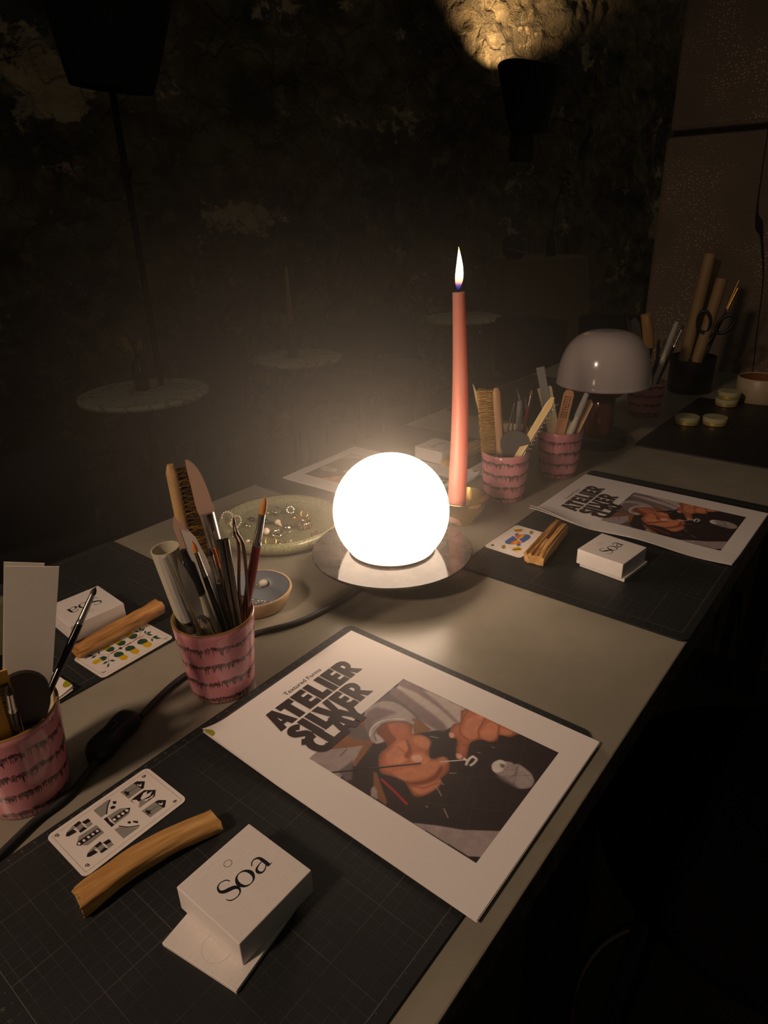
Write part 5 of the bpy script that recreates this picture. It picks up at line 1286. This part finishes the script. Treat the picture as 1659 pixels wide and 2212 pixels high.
for i, (a_, b_) in enumerate([((1535, 780), (1596, 606)), ((1540, 784), (1594, 622))]):
    o, L = tool('paint_brush', ['gilt-tipped brush standing furthest right in the dark pot', 'gilt-tipped brush just below and left of its taller twin in the dark pot'][i], 'paint brush', mp, a_, b_, 0.0)
    bm = B(); rod(bm, 0, L * .72, .003, .0025); build('handle', bm, BLACK, o, smooth=True, angle=50)
    bm = B(); rod(bm, L * .72, L, .0022, .0015); build('ferrule', bm, GOLD, o, smooth=True, angle=50)

# ------------------------------------------------------------------ mushroom lamp
mb = Vector((0.4440, 1.3110, T))
mush = thing('mushroom_lamp', 'unlit mushroom lamp with a white glass dome and amber stem', 'lamp', mb)
bm = B(); lathe(bm, [(.0001, 0), (.056, 0), (.058, .004), (.058, .021), (.055, .025), (.0001, .025)], 56); build('base', bm, flat('dark_base', (28, 26, 24), .35), mush, smooth=True, angle=40)
bm = B(); lathe(bm, [(.029, .025), (.0285, .05), (.027, .135)], 40, cap1=True); build('stem', bm, flat('amber_glass', (92, 46, 20), .12, Coat_Weight=.5), mush, smooth=True)
HS = .099; z0 = .128; prof = []
for k in range(25):
    t = k / 24 * PI / 2
    prof.append((.0905 * (math.cos(t) ** .62) + .0001, z0 + HS * math.sin(t) ** 1.05))
prof2 = [(max(.0001, r_ - .0025), z_ - .002) for r_, z_ in prof]
bm = B(); lathe(bm, prof2[::-1] + [(.0905 + .0015, z0 - .003)] + prof, 72)
m = Mat('white_opal_glass', (196, 184, 182), 0.16, Coat_Weight=0.4); build('shade', bm, m.m, mush, smooth=True)

# ------------------------------------------------------------------ dishes
pl = un(598, 1152); pl = Vector((-0.1600, 0.9330, T))
plate = thing('sage_plate', 'round sage-green glazed plate with a thick rolled rim carrying jewellery', 'plate', pl)
bm = B(); R_ = .0955
lathe(bm, [(.0001, .0), (R_ * .80, .0), (R_ * .93, .004), (R_, .012), (R_ * .995, .019), (R_ * .96, .0235), (R_ * .91, .0225), (R_ * .865, .0165), (R_ * .80, .0125), (R_ * .4, .0115), (.0001, .0115)], 80)
for v in bm.verts: v.co.z *= 1 + .03 * noise.noise(v.co * 14); v.co.x *= 1.02
build('plate_body', bm, SAGE, plate, smooth=True)
bl = Vector((-0.1650, 0.7230, T)); 
dish = thing('grey_dish', 'small blue-grey dish with a bare tan rim holding silver chains', 'dish', (bl.x, bl.y, T))
bm = B(); rD = .0470; lathe(bm, [(.0001, 0), (.036, 0), (.039, .002), (rD, .0215), (rD - .0005, .0235), (rD - .0025, .0235)], 64); build('clay_wall', bm, TANRIM, dish, smooth=True, angle=50)
bm = B(); lathe(bm, [(rD - .0025, .0234), (rD - .0032, .021), (.0385, .006), (.034, .0035), (.0001, .0035)], 64); build('inner_glaze', bm, BLUEGREY, dish, smooth=True, angle=50)

# ------------------------------------------------------------------ jewellery on the plate
PZ_ = .0122
def jloc(u, v, z=PZ_): return un(u, v, z)
def jewel(name, label, u, v, z=PZ_, rot=0.0):
    p_ = jloc(u, v, z); return thing(name, label, 'jewellery', (p_.x, p_.y, T + z + .0002), rot, 'silver and pearl jewellery on the green plate')
def ring_pts(r, n=16, tilt=0.0, e=1.0): return [Vector((r * math.cos(2 * PI * k / n), r * e * math.sin(2 * PI * k / n) * math.cos(tilt), r * e * (math.sin(2 * PI * k / n) + 1) * math.sin(tilt))) for k in range(n)]
for lb, u, v, tl, rz in [('hoop of small pearls lying at the left edge of the green plate', 493, 1132, 1.1, 0.3), ('hoop of small pearls overlapping the leftmost hoop on the green plate', 511, 1138, .8, -.4)]:
    o = jewel('pearl_hoop', lb, u, v, rot=rz); bm = B()
    for p_ in ring_pts(.0085, 15, tl, 1.15): ball(bm, p_ + Vector((0, 0, .0014)), .00155, 8)
    build('beads', bm, PEARL, o, smooth=True)
def leaf(label, u, v, rz, L=.016, w=.007, mt=SILVER):
    o = jewel('leaf_earring', label, u, v, rot=rz); bm = B(); n = 10
    for i in range(n):
        t0, t1 = i / n, (i + 1) / n
        def row(t):
            ww = w / 2 * math.sin(PI * min(.98, t + .02)) ** .7; x_ = L * (t - .5); zc = .002 + .0035 * math.sin(PI * t)
            return [Vector((x_, -ww, .0006 + zc * .2)), Vector((x_, 0, .0006 + zc)), Vector((x_, ww, .0006 + zc * .3))]
        a, b = row(t0), row(t1)
        for k in range(2): bm.faces.new([bm.verts.new(q) for q in (a[k], a[k + 1], b[k + 1], b[k])])
    bmesh.ops.remove_doubles(bm, verts=bm.verts, dist=1e-5)
    ob = build('leaf', bm, mt, o, smooth=True); md = ob.modifiers.new('t', 'SOLIDIFY'); md.thickness = .0005
    bm = B(); tube(bm, [Vector((L * .5, 0, .001)), Vector((L * .5 + .003, 0, .002)), Vector((L * .5 + .004, .002, .0035)), Vector((L * .5 + .002, .003, .001))], .0004, 6); build('hook', bm, SILVER, o, smooth=True)
    return o
leaf('folded silver leaf hanging from the pearl hoops', 533, 1138, -.6)
leaf('dark silver leaf earring left of the red brush on the green plate', 545, 1125, 2.6, .017, .008, DARKSTEEL)
leaf('silver leaf drop under the spiral shell on the green plate', 622, 1142, 0.3, .017, .008)
leaf('small golden leaf earring at the back of the green plate', 636, 1120, 1.2, .012, .009, GOLD)
leaf('crumpled silver leaf at the front right of the green plate', 603, 1178, 0.2, .013, .008)
def hoop(label, u, v, r, th, tilt, mt, rz=0.0, wav=0.0, mi=None):
    o = jewel('hoop_earring', label, u, v, rot=rz); bm = B(); n = 22; pts = ring_pts(r, n, tilt)
    pts = [p_ + Vector((0, 0, th + wav * (1 + math.sin(k * 1.7)))) for k, p_ in enumerate(pts)]
    tube(bm, pts, [th * (1 + .35 * math.sin(k * 2.1) * (wav > 0)) for k in range(n)], 8, closed=True); build('hoop', bm, mt, o, smooth=True); return o
hoop('twisted silver loop at the lower left of the green plate', 511, 1160, .0065, .0011, .35, SILVER, .2, .0006)
hoop('dark round stone ring standing at the back of the green plate', 597, 1113, .0062, .0013, 1.2, DARKSTEEL)
hoop('textured silver hoop right of the dark ring at the back of the green plate', 628, 1110, .0058, .0018, .9, SILVER, .5, .0005)
hoop('plain gold ring behind the wide engraved ring', 658, 1117, .0055, .0012, .9, GOLD)
hoop('molten-looking silver loop in the centre of the green plate', 600, 1158, .0070, .0016, .3, SILVER, .1, .0008)
hoop('thin gold half-hoop near the front rim of the green plate', 586, 1180, .0078, .0009, 1.0, GOLD)
hoop('small gold loop beside the white pearl at the front of the green plate', 544, 1181, .0048, .0014, .5, GOLD)
o = jewel('engraved_ring', 'wide silver band ring with engraved pattern at the right of the green plate', 659, 1140); bm = B()
lathe(bm, [(.0098, 0), (.0106, .0006), (.0108, .006), (.0106, .0114), (.0098, .012), (.0092, .006)], 40)
bm.verts.ensure_lookup_table()
m = Mat('engraved_silver', (220, 200, 170), .25, 1.0); vv = m.voronoi(420, 'DISTANCE_TO_EDGE'); m.color(m.mix(S_(m.nt, vv).lt(.09), (228, 208, 178), (70, 56, 44))); m.bump(S_(m.nt, vv).smooth(0, .2), .8, .0008)
build('band', bm, m.m, o, smooth=True)
o = jewel('coin_charm', 'flat textured silver disc at the right rim of the green plate', 683, 1154, PZ_ + .001); bm = B(); lathe(bm, [(.0001, 0), (.0085, 0), (.009, .0008), (.0085, .0016), (.0001, .0016)], 32); build('disc', bm, m.m, o, smooth=True, angle=40)
def pearl(label, u, v, r): 
    o = jewel('pearl_earring', label, u, v); bm = B(); ball(bm, (0, 0, r), r, 18); build('pearl', bm, PEARL, o, smooth=True)
    bm = B(); tube(bm, [(r * .8, 0, r), (r * 1.5, .001, r * .8), (r * 2.2, .002, .0006)], .0005, 6); build('stem', bm, GOLD, o, smooth=True)
pearl('round peach pearl stud in the middle of the green plate', 576, 1155, .0056)
pearl('small white pearl stud at the front rim of the green plate', 537, 1177, .0042)
o = jewel('green_stone_charm', 'dark green stone bead partly behind the red brush', 574, 1133); bm = B(); ball(bm, (0, 0, .005), .005, 16); build('stone', bm, flat('green_stone', (24, 60, 44), .15), o, smooth=True)
o = jewel('shell_charm', 'small spiral shell in the centre right of the green plate', 600, 1134, rot=-.9); bm = B()
pts = [Vector((.012 * t, 0, .0045 - .003 * t)) for t in [k / 24 for k in range(25)]]; tube(bm, pts, [.0046 * (1 - k / 26) * (1 + .13 * math.sin(k * 1.9)) + .0002 for k in range(25)], 16); ball(bm, (0, 0, .0045), .0046, 12)
build('shell', bm, flat('shell_white', (226, 210, 182), .35), o, smooth=True)
o = jewel('silver_bar_pin', 'straight silver bar pin at the back of the green plate', 583, 1110, rot=.15); bm = B(); tube(bm, [(-.014, 0, .0012), (.006, 0, .0012), (.016, .001, .0014)], .0010, 8); ball(bm, (.016, .001, .0022), .002, 10); build('bar', bm, SILVER, o, smooth=True)
# chains in the grey dish
def chain(label, pts, size, z):
    p0_ = pts[0]; o = thing('silver_chain', label, 'chain', (p0_.x, p0_.y, T + z)); P = [p - Vector((p0_.x, p0_.y, T + z)) for p in path3(pts, 10)]
    bm = B(); acc = 0; k = 0
    for a, b in zip(P[:-1], P[1:]):
        seg = (b - a).length; acc += seg
        while acc > size * 1.25:
            acc -= size * 1.25; c_ = b - (b - a).normalized() * acc; t = (b - a).normalized(); s = Vector((-t.y, t.x, 0)) if k % 2 else Vector((-t.y * .35, t.x * .35, .9)).normalized()
            tube(bm, [c_ + t * size * .8 * math.cos(q) + s * size * .55 * math.sin(q) + Vector((0, 0, size * .55)) for q in [2 * PI * j / 10 for j in range(10)]], size * .2, 5, closed=True); k += 1
    build('links', bm, SILVER, o, smooth=True); return o
zc = .0042
o = chain('fine silver chain with a baroque pearl at the back of the grey dish', [un(u, v, zc) for u, v in [(500, 1262), (512, 1270), (524, 1262), (540, 1258), (556, 1266), (566, 1272)]], .0026, zc)
bm = B(); ball(bm, (0, 0, .0048), .0052, 16, sz=.9, sx=1.2); pq = un(570, 1266, zc); build('pearl_drop', bm, PEARL, o, smooth=True, loc=(pq.x - o.location.x, pq.y - o.location.y, 0))
chain('heavier silver chain doubled at the front of the grey dish', [un(u, v, zc) for u, v in [(532, 1290), (548, 1300), (562, 1303), (580, 1304), (592, 1312), (590, 1320), (578, 1325), (566, 1328)]], .0034, zc)

# ------------------------------------------------------------------ small jars and the cream pot at the far right
def jar(label, u, v, z, r=.0240):
    p_ = un(u, v, z); o = thing('round_tin', label, 'jar', (p_.x, p_.y, T + z), 0, 'small round jars on the black board')
    bm = B(); lathe(bm, [(.0001, 0), (r - .001, 0), (r, .001), (r, .0085)], 36, cap1=True); build('jar_body', bm, flat('jar_gold', (206, 176, 96), .35, .5), o, smooth=True, angle=40)
    bm = B(); lathe(bm, [(r + .0010, .0075), (r + .0012, .0155), (r, .0168), (.0001, .0168)], 36); build('jar_lid', bm, flat('frosted_lid', (196, 190, 146), .35, Transmission_Weight=.2), o, smooth=True, angle=40)
    return o
JZ = .0036
jar('small round jar with frosted lid, left of the pair on the black board', 1483, 914, JZ)
jar('small round jar with frosted lid, right of the pair on the black board', 1543, 916, JZ)
j3 = jar('small round jar under another at the back of the black board', 1568, 875, JZ)
j4 = jar('small round jar stacked on top of another beside the cream bowl', 1568, 875, JZ); j4.location = j3.location + Vector((.004, .002, .0171))
cp = un(1636, 866); cr = thing('cream_bowl', 'cream ceramic bowl with a rust-coloured inside at the right edge', 'bowl', (cp.x, cp.y, T))
bm = B(); lathe(bm, [(.0001, 0), (.048, 0), (.052, .004), (.0525, .058), (.0505, .060), (.0490, .058)], 48); build('bowl_wall', bm, flat('cream_glaze', (176, 158, 128), .4), cr, smooth=True, angle=50)
bm = B(); lathe(bm, [(.0490, .058), (.048, .008), (.0001, .006)], 48); build('inner_glaze', bm, flat('rust_glaze', (128, 76, 44), .5), cr, smooth=True, angle=50)
# ------------------------------------------------------------------ the room behind
FABRIC_D = flat('dark_upholstery', (34, 34, 38), .8)
WOOD_D = flat('dark_wood', (40, 28, 20), .5)
m = Mat('marble', (150, 144, 120), .35); q = m.noise(4, 5, rough=.6); c = m.mix((q - .5).abs().smooth(0, .02), (160, 152, 128), (226, 216, 188)); m.color(c); MARBLE = m.m
def bistro(label, cx, cy, r):
    o = thing('bistro_table', label, 'table', (cx, cy, 0), .4, 'round marble bistro tables')
    bm = B(); lathe(bm, [(.0001, .715), (r - .012, .715), (r - .002, .722), (r, .730), (r - .004, .738), (r - .010, .74), (.0001, .74)], 72); build('marble_top', bm, MARBLE, o, smooth=True, angle=50)
    bm = B(); lathe(bm, [(.030, .02), (.024, .1), (.022, .66), (.05, .70), (.11, .714)], 24, cap1=True); build('column', bm, flat('cast_iron', (28, 27, 26), .5), o, smooth=True)
    bm = B(); lathe(bm, [(.0001, 0), (.20, 0), (.20, .012), (.06, .03), (.03, .05), (.0001, .05)], 40); build('foot_plate', bm, flat('cast_iron', (28, 27, 26), .5), o, smooth=True, angle=40)
    return o
t1 = un(311, 846, -.21); t2 = un(646, 770, -.21); t3 = un(1001, 684, -.21)
bistro('nearest round marble table at the left, with a dark bottle of dried grass', t1.x, t1.y, .268)
bistro('middle round marble table carrying a thin yellow candle', t2.x, t2.y, .222)
bistro('furthest round marble table, behind the burning candle', t3.x, t3.y, .262)
def chair(label, x, y, rz, arms=False, s=1.0, backh=.80):
    """faces local -y"""
    o = thing('dining_chair', label, 'chair', (x, y, 0), rz, 'dark chairs around the marble tables')
    bm = B(); box(bm, (0, 0, .455), (.46, .44, .07), bev=.03, seg=3); build('seat', bm, FABRIC_D, o, smooth=True)
    bm = B(); n = 16
    g = []
    for i in range(n + 1):
        a = math.radians(-62 + 124 * i / n); rr_ = .235
        xx = rr_ * math.sin(a) * 1.0; yy = .02 + rr_ * math.cos(a) * .95
        drop = .05 * abs(math.sin(a)) ** 3
        g.append([(xx, yy, .52), (xx * 1.04, yy * 1.06, backh - drop), (xx * .93, yy * .94, backh - drop), (xx * .88, yy * .86, .52)])
    vs = [[bm.verts.new(p_) for p_ in r_] for r_ in g]
    for i in range(n):
        for k in range(4): bm.faces.new((vs[i][k], vs[i][(k + 1) % 4], vs[i + 1][(k + 1) % 4], vs[i + 1][k]))
    bm.faces.new(vs[0]); bm.faces.new(vs[-1][::-1])
    bmesh.ops.bevel(bm, geom=bm.edges[:], offset=.008, segments=2, affect='EDGES')
    build('backrest', bm, FABRIC_D, o, smooth=True)
    for sx_ in (-1, 1):
        for sy_ in (-1, 1):
            bm = B(); tube(bm, [(sx_ * .19, sy_ * .17, .44), (sx_ * .215, sy_ * .20, 0)], [.018, .011], 10); build('leg', bm, WOOD_D, o, smooth=True)
        bm = B(); tube(bm, [(sx_ * .19, .18, .44), (sx_ * .205, .20, .56)], .012, 8); build('back_post', bm, WOOD_D, o, smooth=True)
        if arms:
            bm = B(); tube(bm, smooth_path([(sx_ * .215, .17, .68), (sx_ * .25, .0, .67), (sx_ * .25, -.13, .655), (sx_ * .245, -.19, .60), (sx_ * .235, -.19, .44)], 6), .015, 10); build('armrest', bm, WOOD_D, o, smooth=True)
    return o
chair('dark armchair at the far left edge in front of the nearest marble table', -1.20, 2.02, math.radians(215), True)
chair('dark upholstered chair behind the nearest marble table at its right', -.90, 3.29, math.radians(-20), backh=.85)
chair('dark chair just right of the middle marble table', -.25, 3.98, math.radians(-25), backh=.78)
chair('dark chair half way between the middle and furthest marble tables', .08, 4.40, math.radians(10), backh=.78)
chair('dark chair right of the furthest marble table, before the draped table', .93, 3.98, math.radians(150), backh=.86)
chair('dark chair furthest right, behind the mushroom lamp', 1.52, 4.40, math.radians(160), backh=.80)
# draped cocktail table
dt = thing('draped_table', 'tall round table under a floor-length pale cloth at the back wall', 'table', (1.18, 5.15, 0))
bm = B(); n = 160; rings = []
for k in range(14):
    t = k / 13; ring = []
    for i in range(n):
        a = 2 * PI * i / n; r_ = .345 + .09 * t + .022 * t ** .7 * math.sin(a * 17 + 1.5 * math.sin(a * 3)); ring.append(bm.verts.new((r_ * math.cos(a), r_ * math.sin(a), 1.08 - 1.07 * t)))
    rings.append(ring)
for k in range(13):
    for i in range(n): bm.faces.new((rings[k][i], rings[k + 1][i], rings[k + 1][(i + 1) % n], rings[k][(i + 1) % n]))
bm.faces.new(rings[0]); build('tablecloth', bm, flat('pale_cloth', (120, 104, 78), .9), dt, smooth=True, angle=60)
bm = B(); lathe(bm, [(.03, .02), (.03, 1.03)], 16, cap0=True, cap1=True); lathe(bm, [(.22, 0), (.22, .02)], 24, cap0=True, cap1=True); build('column', bm, flat('cast_iron', (28, 27, 26), .5), dt)
DT = 1.0805
pz = at_y(1112, 530, 5.03)
o = thing('dotted_vase', 'squat black vase covered in pale dots on the draped table', 'vase', (pz.x, pz.y, DT))
bm = B(); lathe(bm, [(.0001, 0), (.05, 0), (.085, .05), (.09, .09), (.07, .14), (.03, .16), (.03, .155), (.0001, .15)], 32); build('vase_body', bm, BLACK, o, smooth=True)
bm = B()
for k in range(26):
    a = k * 2.4; zz = .03 + .1 * ((k * .618) % 1); r_ = .088 * math.sin(PI * (zz + .03) / .19) ** .5
    ball(bm, (r_ * math.cos(a), r_ * math.sin(a), zz), .007, 6)
build('dots', bm, flat('pale_dot', (150, 140, 130), .4), o, smooth=True)
pz = at_y(1190, 545, 5.20)
o = thing('dried_bouquet', 'slim bottle with a tall dried flower on the draped table', 'flower vase', (pz.x, pz.y, DT))
bm = B(); lathe(bm, [(.0001, 0), (.035, 0), (.037, .1), (.015, .14), (.014, .18)], 24); build('bottle', bm, flat('brown_glass', (36, 26, 18), .3), o, smooth=True)
bm = B(); tube(bm, smooth_path([(0, 0, .05), (.01, 0, .3), (.06, 0, .52)], 6), .004, 6); build('stem', bm, WOOD_D, o, smooth=True)
bm = B()
for k in range(30):
    rnd = random.Random(k); ball(bm, (.075 + rnd.uniform(-.035, .035), rnd.uniform(-.03, .03), .50 + rnd.uniform(-.10, .09)), rnd.uniform(.012, .022), 6)
build('flower_head', bm, flat('dried_petals', (120, 96, 70), .9), o)
# bottle of dried grass on the nearest table
pb = un(309, 842, -.21)
o = thing('glass_bottle', 'dark blue-black bottle with dried grass on the nearest marble table', 'bottle', (pb.x, pb.y, .7402))
bm = B(); lathe(bm, [(.0001, 0), (.030, 0), (.032, .004), (.031, .10), (.022, .125), (.014, .135), (.014, .150), (.016, .152), (.012, .152)], 28); build('bottle_glass', bm, flat('ink_blue_glass', (18, 22, 34), .15), o, smooth=True)
for k, (dx, dz, dy) in enumerate(((-.055, .215, .01), (-.035, .22, -.01), (.02, .20, .01))):
    bm = B(); pts = smooth_path([(0, 0, .05), (dx * .3, dy, .15), (dx, dy, dz)], 5); tube(bm, pts, .0012, 5)
    for i in range(10):
        t = i / 9; p_ = Vector((dx * (.6 + .4 * t), dy, .17 + (dz - .17) * t)); ball(bm, p_ + Vector((.006 * (-1) ** i, 0, 0)), .005, 6, sz=1.6)
    build('grass_stalk', bm, flat('dried_grass', (168, 132, 84), .8), o)
# candle on the middle table
pb = un(634, 771, -.21)
o = thing('bottle_candlestick', 'dark bottle used as a candlestick on the middle marble table', 'candlestick', (pb.x, pb.y, .7402))
bm = B(); lathe(bm, [(.0001, 0), (.026, 0), (.028, .004), (.027, .10), (.017, .13), (.015, .17), (.013, .17)], 24, cap1=True); build('bottle_glass', bm, flat('brown_black_glass', (40, 26, 20), .2), o, smooth=True)
o = thing('taper_candle', 'thin unlit mustard-yellow candle in the dark bottle', 'candle', (pb.x, pb.y, .9102))
bm = B(); lathe(bm, [(.0115, 0), (.0105, .12), (.007, .262), (.0001, .268)], 20, cap0=True); build('wax_body', bm, flat('mustard_wax', (176, 140, 66), .5), o, smooth=True, angle=50)

# floor lamp with a tapering dark shade at the left
BLACKMATTE = flat('matte_black', (10, 10, 9), .8)
def shade(name, rt_, rb, z0, z1, parent, sag=.0, n=48, floor_plate=True):
    bm = B(); rings = []
    for k in range(13):
        t = k / 12; ring = []
        for i in range(n):
            a = 2 * PI * i / n; r_ = rb + (rt_ - rb) * t ** .9; z = z0 + (z1 - z0) * t + sag * t * math.cos(2 * a)
            ring.append(bm.verts.new((r_ * math.cos(a), r_ * math.sin(a) * .72, z)))
        rings.append(ring)
    for k in range(12):
        for i in range(n): bm.faces.new((rings[k][i], rings[k][(i + 1) % n], rings[k + 1][(i + 1) % n], rings[k + 1][i]))
    if floor_plate: bm.faces.new(rings[0][::-1])
    ob = build(name, bm, BLACKMATTE, parent, smooth='keep'); md = ob.modifiers.new('t', 'SOLIDIFY'); md.thickness = .006; return ob
lp = at_y(340, 780, 2.9)
fl_ = thing('floor_lamp', 'tall uplighting floor lamp with a black tapering shade at the upper left', 'lamp', (lp.x, lp.y, 0))
bm = B(); tube(bm, [(0, 0, .02), (0, 0, T + .905)], .0135, 12); build('pole', bm, BLACKMATTE, fl_, smooth=True)
bm = B(); ball(bm, (0, 0, T + .62), .024, 12); build('joint', bm, BLACKMATTE, fl_, smooth=True)
bm = B(); lathe(bm, [(.0001, 0), (.15, 0), (.15, .015), (.02, .025), (.0001, .025)], 36); build('base', bm, BLACKMATTE, fl_, smooth=True, angle=40)
sh = shade('shade', .265, .150, 0, .46, fl_); sh.location = (0, 0, T + .895); sh.rotation_euler = (0, math.radians(7), math.radians(0))
# wall sconce throwing light up the stones
sp_ = at_y(1140, 285, 5.55)
scn = thing('wall_sconce', 'black tapering wall sconce lighting the stones above it', 'wall lamp', (sp_.x, sp_.y, sp_.z), math.radians(43))
sh = shade('shade', .280, .155, 0, .40, scn, sag=.018)
bm = B(); box(bm, (0, .05, -.10), (.20, .08, .18), bev=.01); build('bracket', bm, BLACKMATTE, scn)
bm = B(); ball(bm, (0, 0, .22), .03, 12)
m = Mat('bulb', (255, 220, 170), .5); m.b.inputs['Emission Color'].default_value = (1, .66, .34, 1); m.b.inputs['Emission Strength'].default_value = 8
build('bulb', bm, m.m, scn, smooth=True)
l = area('sconce_light', (sp_.x, sp_.y, sp_.z + .30), .10, 16.0, (0.02, .45, 1), (1, .66, .34), spread=math.radians(120))
# ------------------------------------------------------------------ bar stools at the near side of the bench
def stool(label, x, y, rz, ring=True):
    o = thing('bar_stool', label, 'stool', (x, y, 0), rz)
    bm = B(); prof = [(.0001, .70), (.17, .70), (.20, .715), (.205, .74), (.19, .765), (.0001, .775)]
    lathe(bm, prof, 48); build('seat', bm, flat('black_upholstery', (4, 4, 4), .9, Specular_IOR_Level=0.05), o, smooth=True)
    bm = B(); n = 24; vs = []
    for i in range(n + 1):
        a = math.radians(-80 + 160 * i / n); hh = .26 * math.cos(a * .8)
        vs.append([bm.verts.new((r_ * math.sin(a), r_ * math.cos(a), z)) for r_, z in ((.205, .74), (.245, .80 + hh), (.225, .81 + hh), (.185, .76))])
    for i in range(n):
        for k in range(4): bm.faces.new((vs[i][k], vs[i][(k + 1) % 4], vs[i + 1][(k + 1) % 4], vs[i + 1][k]))
    bm.faces.new(vs[0]); bm.faces.new(vs[-1][::-1])
    build('backrest', bm, flat('black_upholstery', (4, 4, 4), .9, Specular_IOR_Level=0.05), o, smooth=True)
    for sx_ in (-1, 1):
        for sy_ in (-1, 1):
            bm = B(); tube(bm, [(sx_ * .10, sy_ * .10, .70), (sx_ * .155, sy_ * .155, 0)], .010, 10); build('leg', bm, flat('dark_steel_paint', (30, 30, 30), 0.5), o, smooth=True)
    bm = B(); tube(bm, [(.200 * math.cos(a), .200 * math.sin(a), .30) for a in [2 * PI * k / 48 for k in range(48)]], .009, 10, closed=True); build('foot_ring', bm, flat('worn_steel', (110, 96, 70), .3, 1.0), o, smooth=True)
    return o
s_c = bench(.69, 0.0)
stool('black leather bar stool with a footrest ring beside the bench at the right', s_c.x, s_c.y, math.radians(-130))
s_c2 = bench(.19, -.02)
stool('second black bar stool of which only the seat edge shows at the bottom', s_c2.x, s_c2.y, math.radians(-130))

# ------------------------------------------------------------------ added scatter volume imitating the lens glare around the lamp
if GLARE:
    bm = B(); ball(bm, (0, 0, 0), 1.0, 24)
    hz = build('glare', bm, [], None, smooth=True)
    hz.location = (g0.x - .08, g0.y + .17, T + gc + .06); hz.scale = (.70, .70, .52)
    tag(hz, 'added warm scatter volume imitating lens glare around the glowing globe', 'glare', kind='stuff')
    m = bpy.data.materials.new('glare'); m.use_nodes = True; nt = m.node_tree
    nt.nodes.remove(nt.nodes['Principled BSDF'])
    v = nt.nodes.new('ShaderNodeVolumeScatter'); v.inputs['Color'].default_value = (1, .92, .80, 1); v.inputs['Anisotropy'].default_value = .25
    tc = nt.nodes.new('ShaderNodeTexCoord'); gr = nt.nodes.new('ShaderNodeVectorMath'); gr.operation = 'LENGTH'
    nt.links.new(tc.outputs['Object'], gr.inputs[0])
    d_ = (S_(nt, gr.outputs['Value']) * -1.0 + 1.0).max(0.0).pow(GLARE_FALL) * GLARE          # imitated glare thins out towards the edge of the volume
    nt.links.new(d_.out, v.inputs['Density'])
    nt.links.new(v.outputs[0], nt.nodes['Material Output'].inputs['Volume'])
    hz.data.materials.append(m)
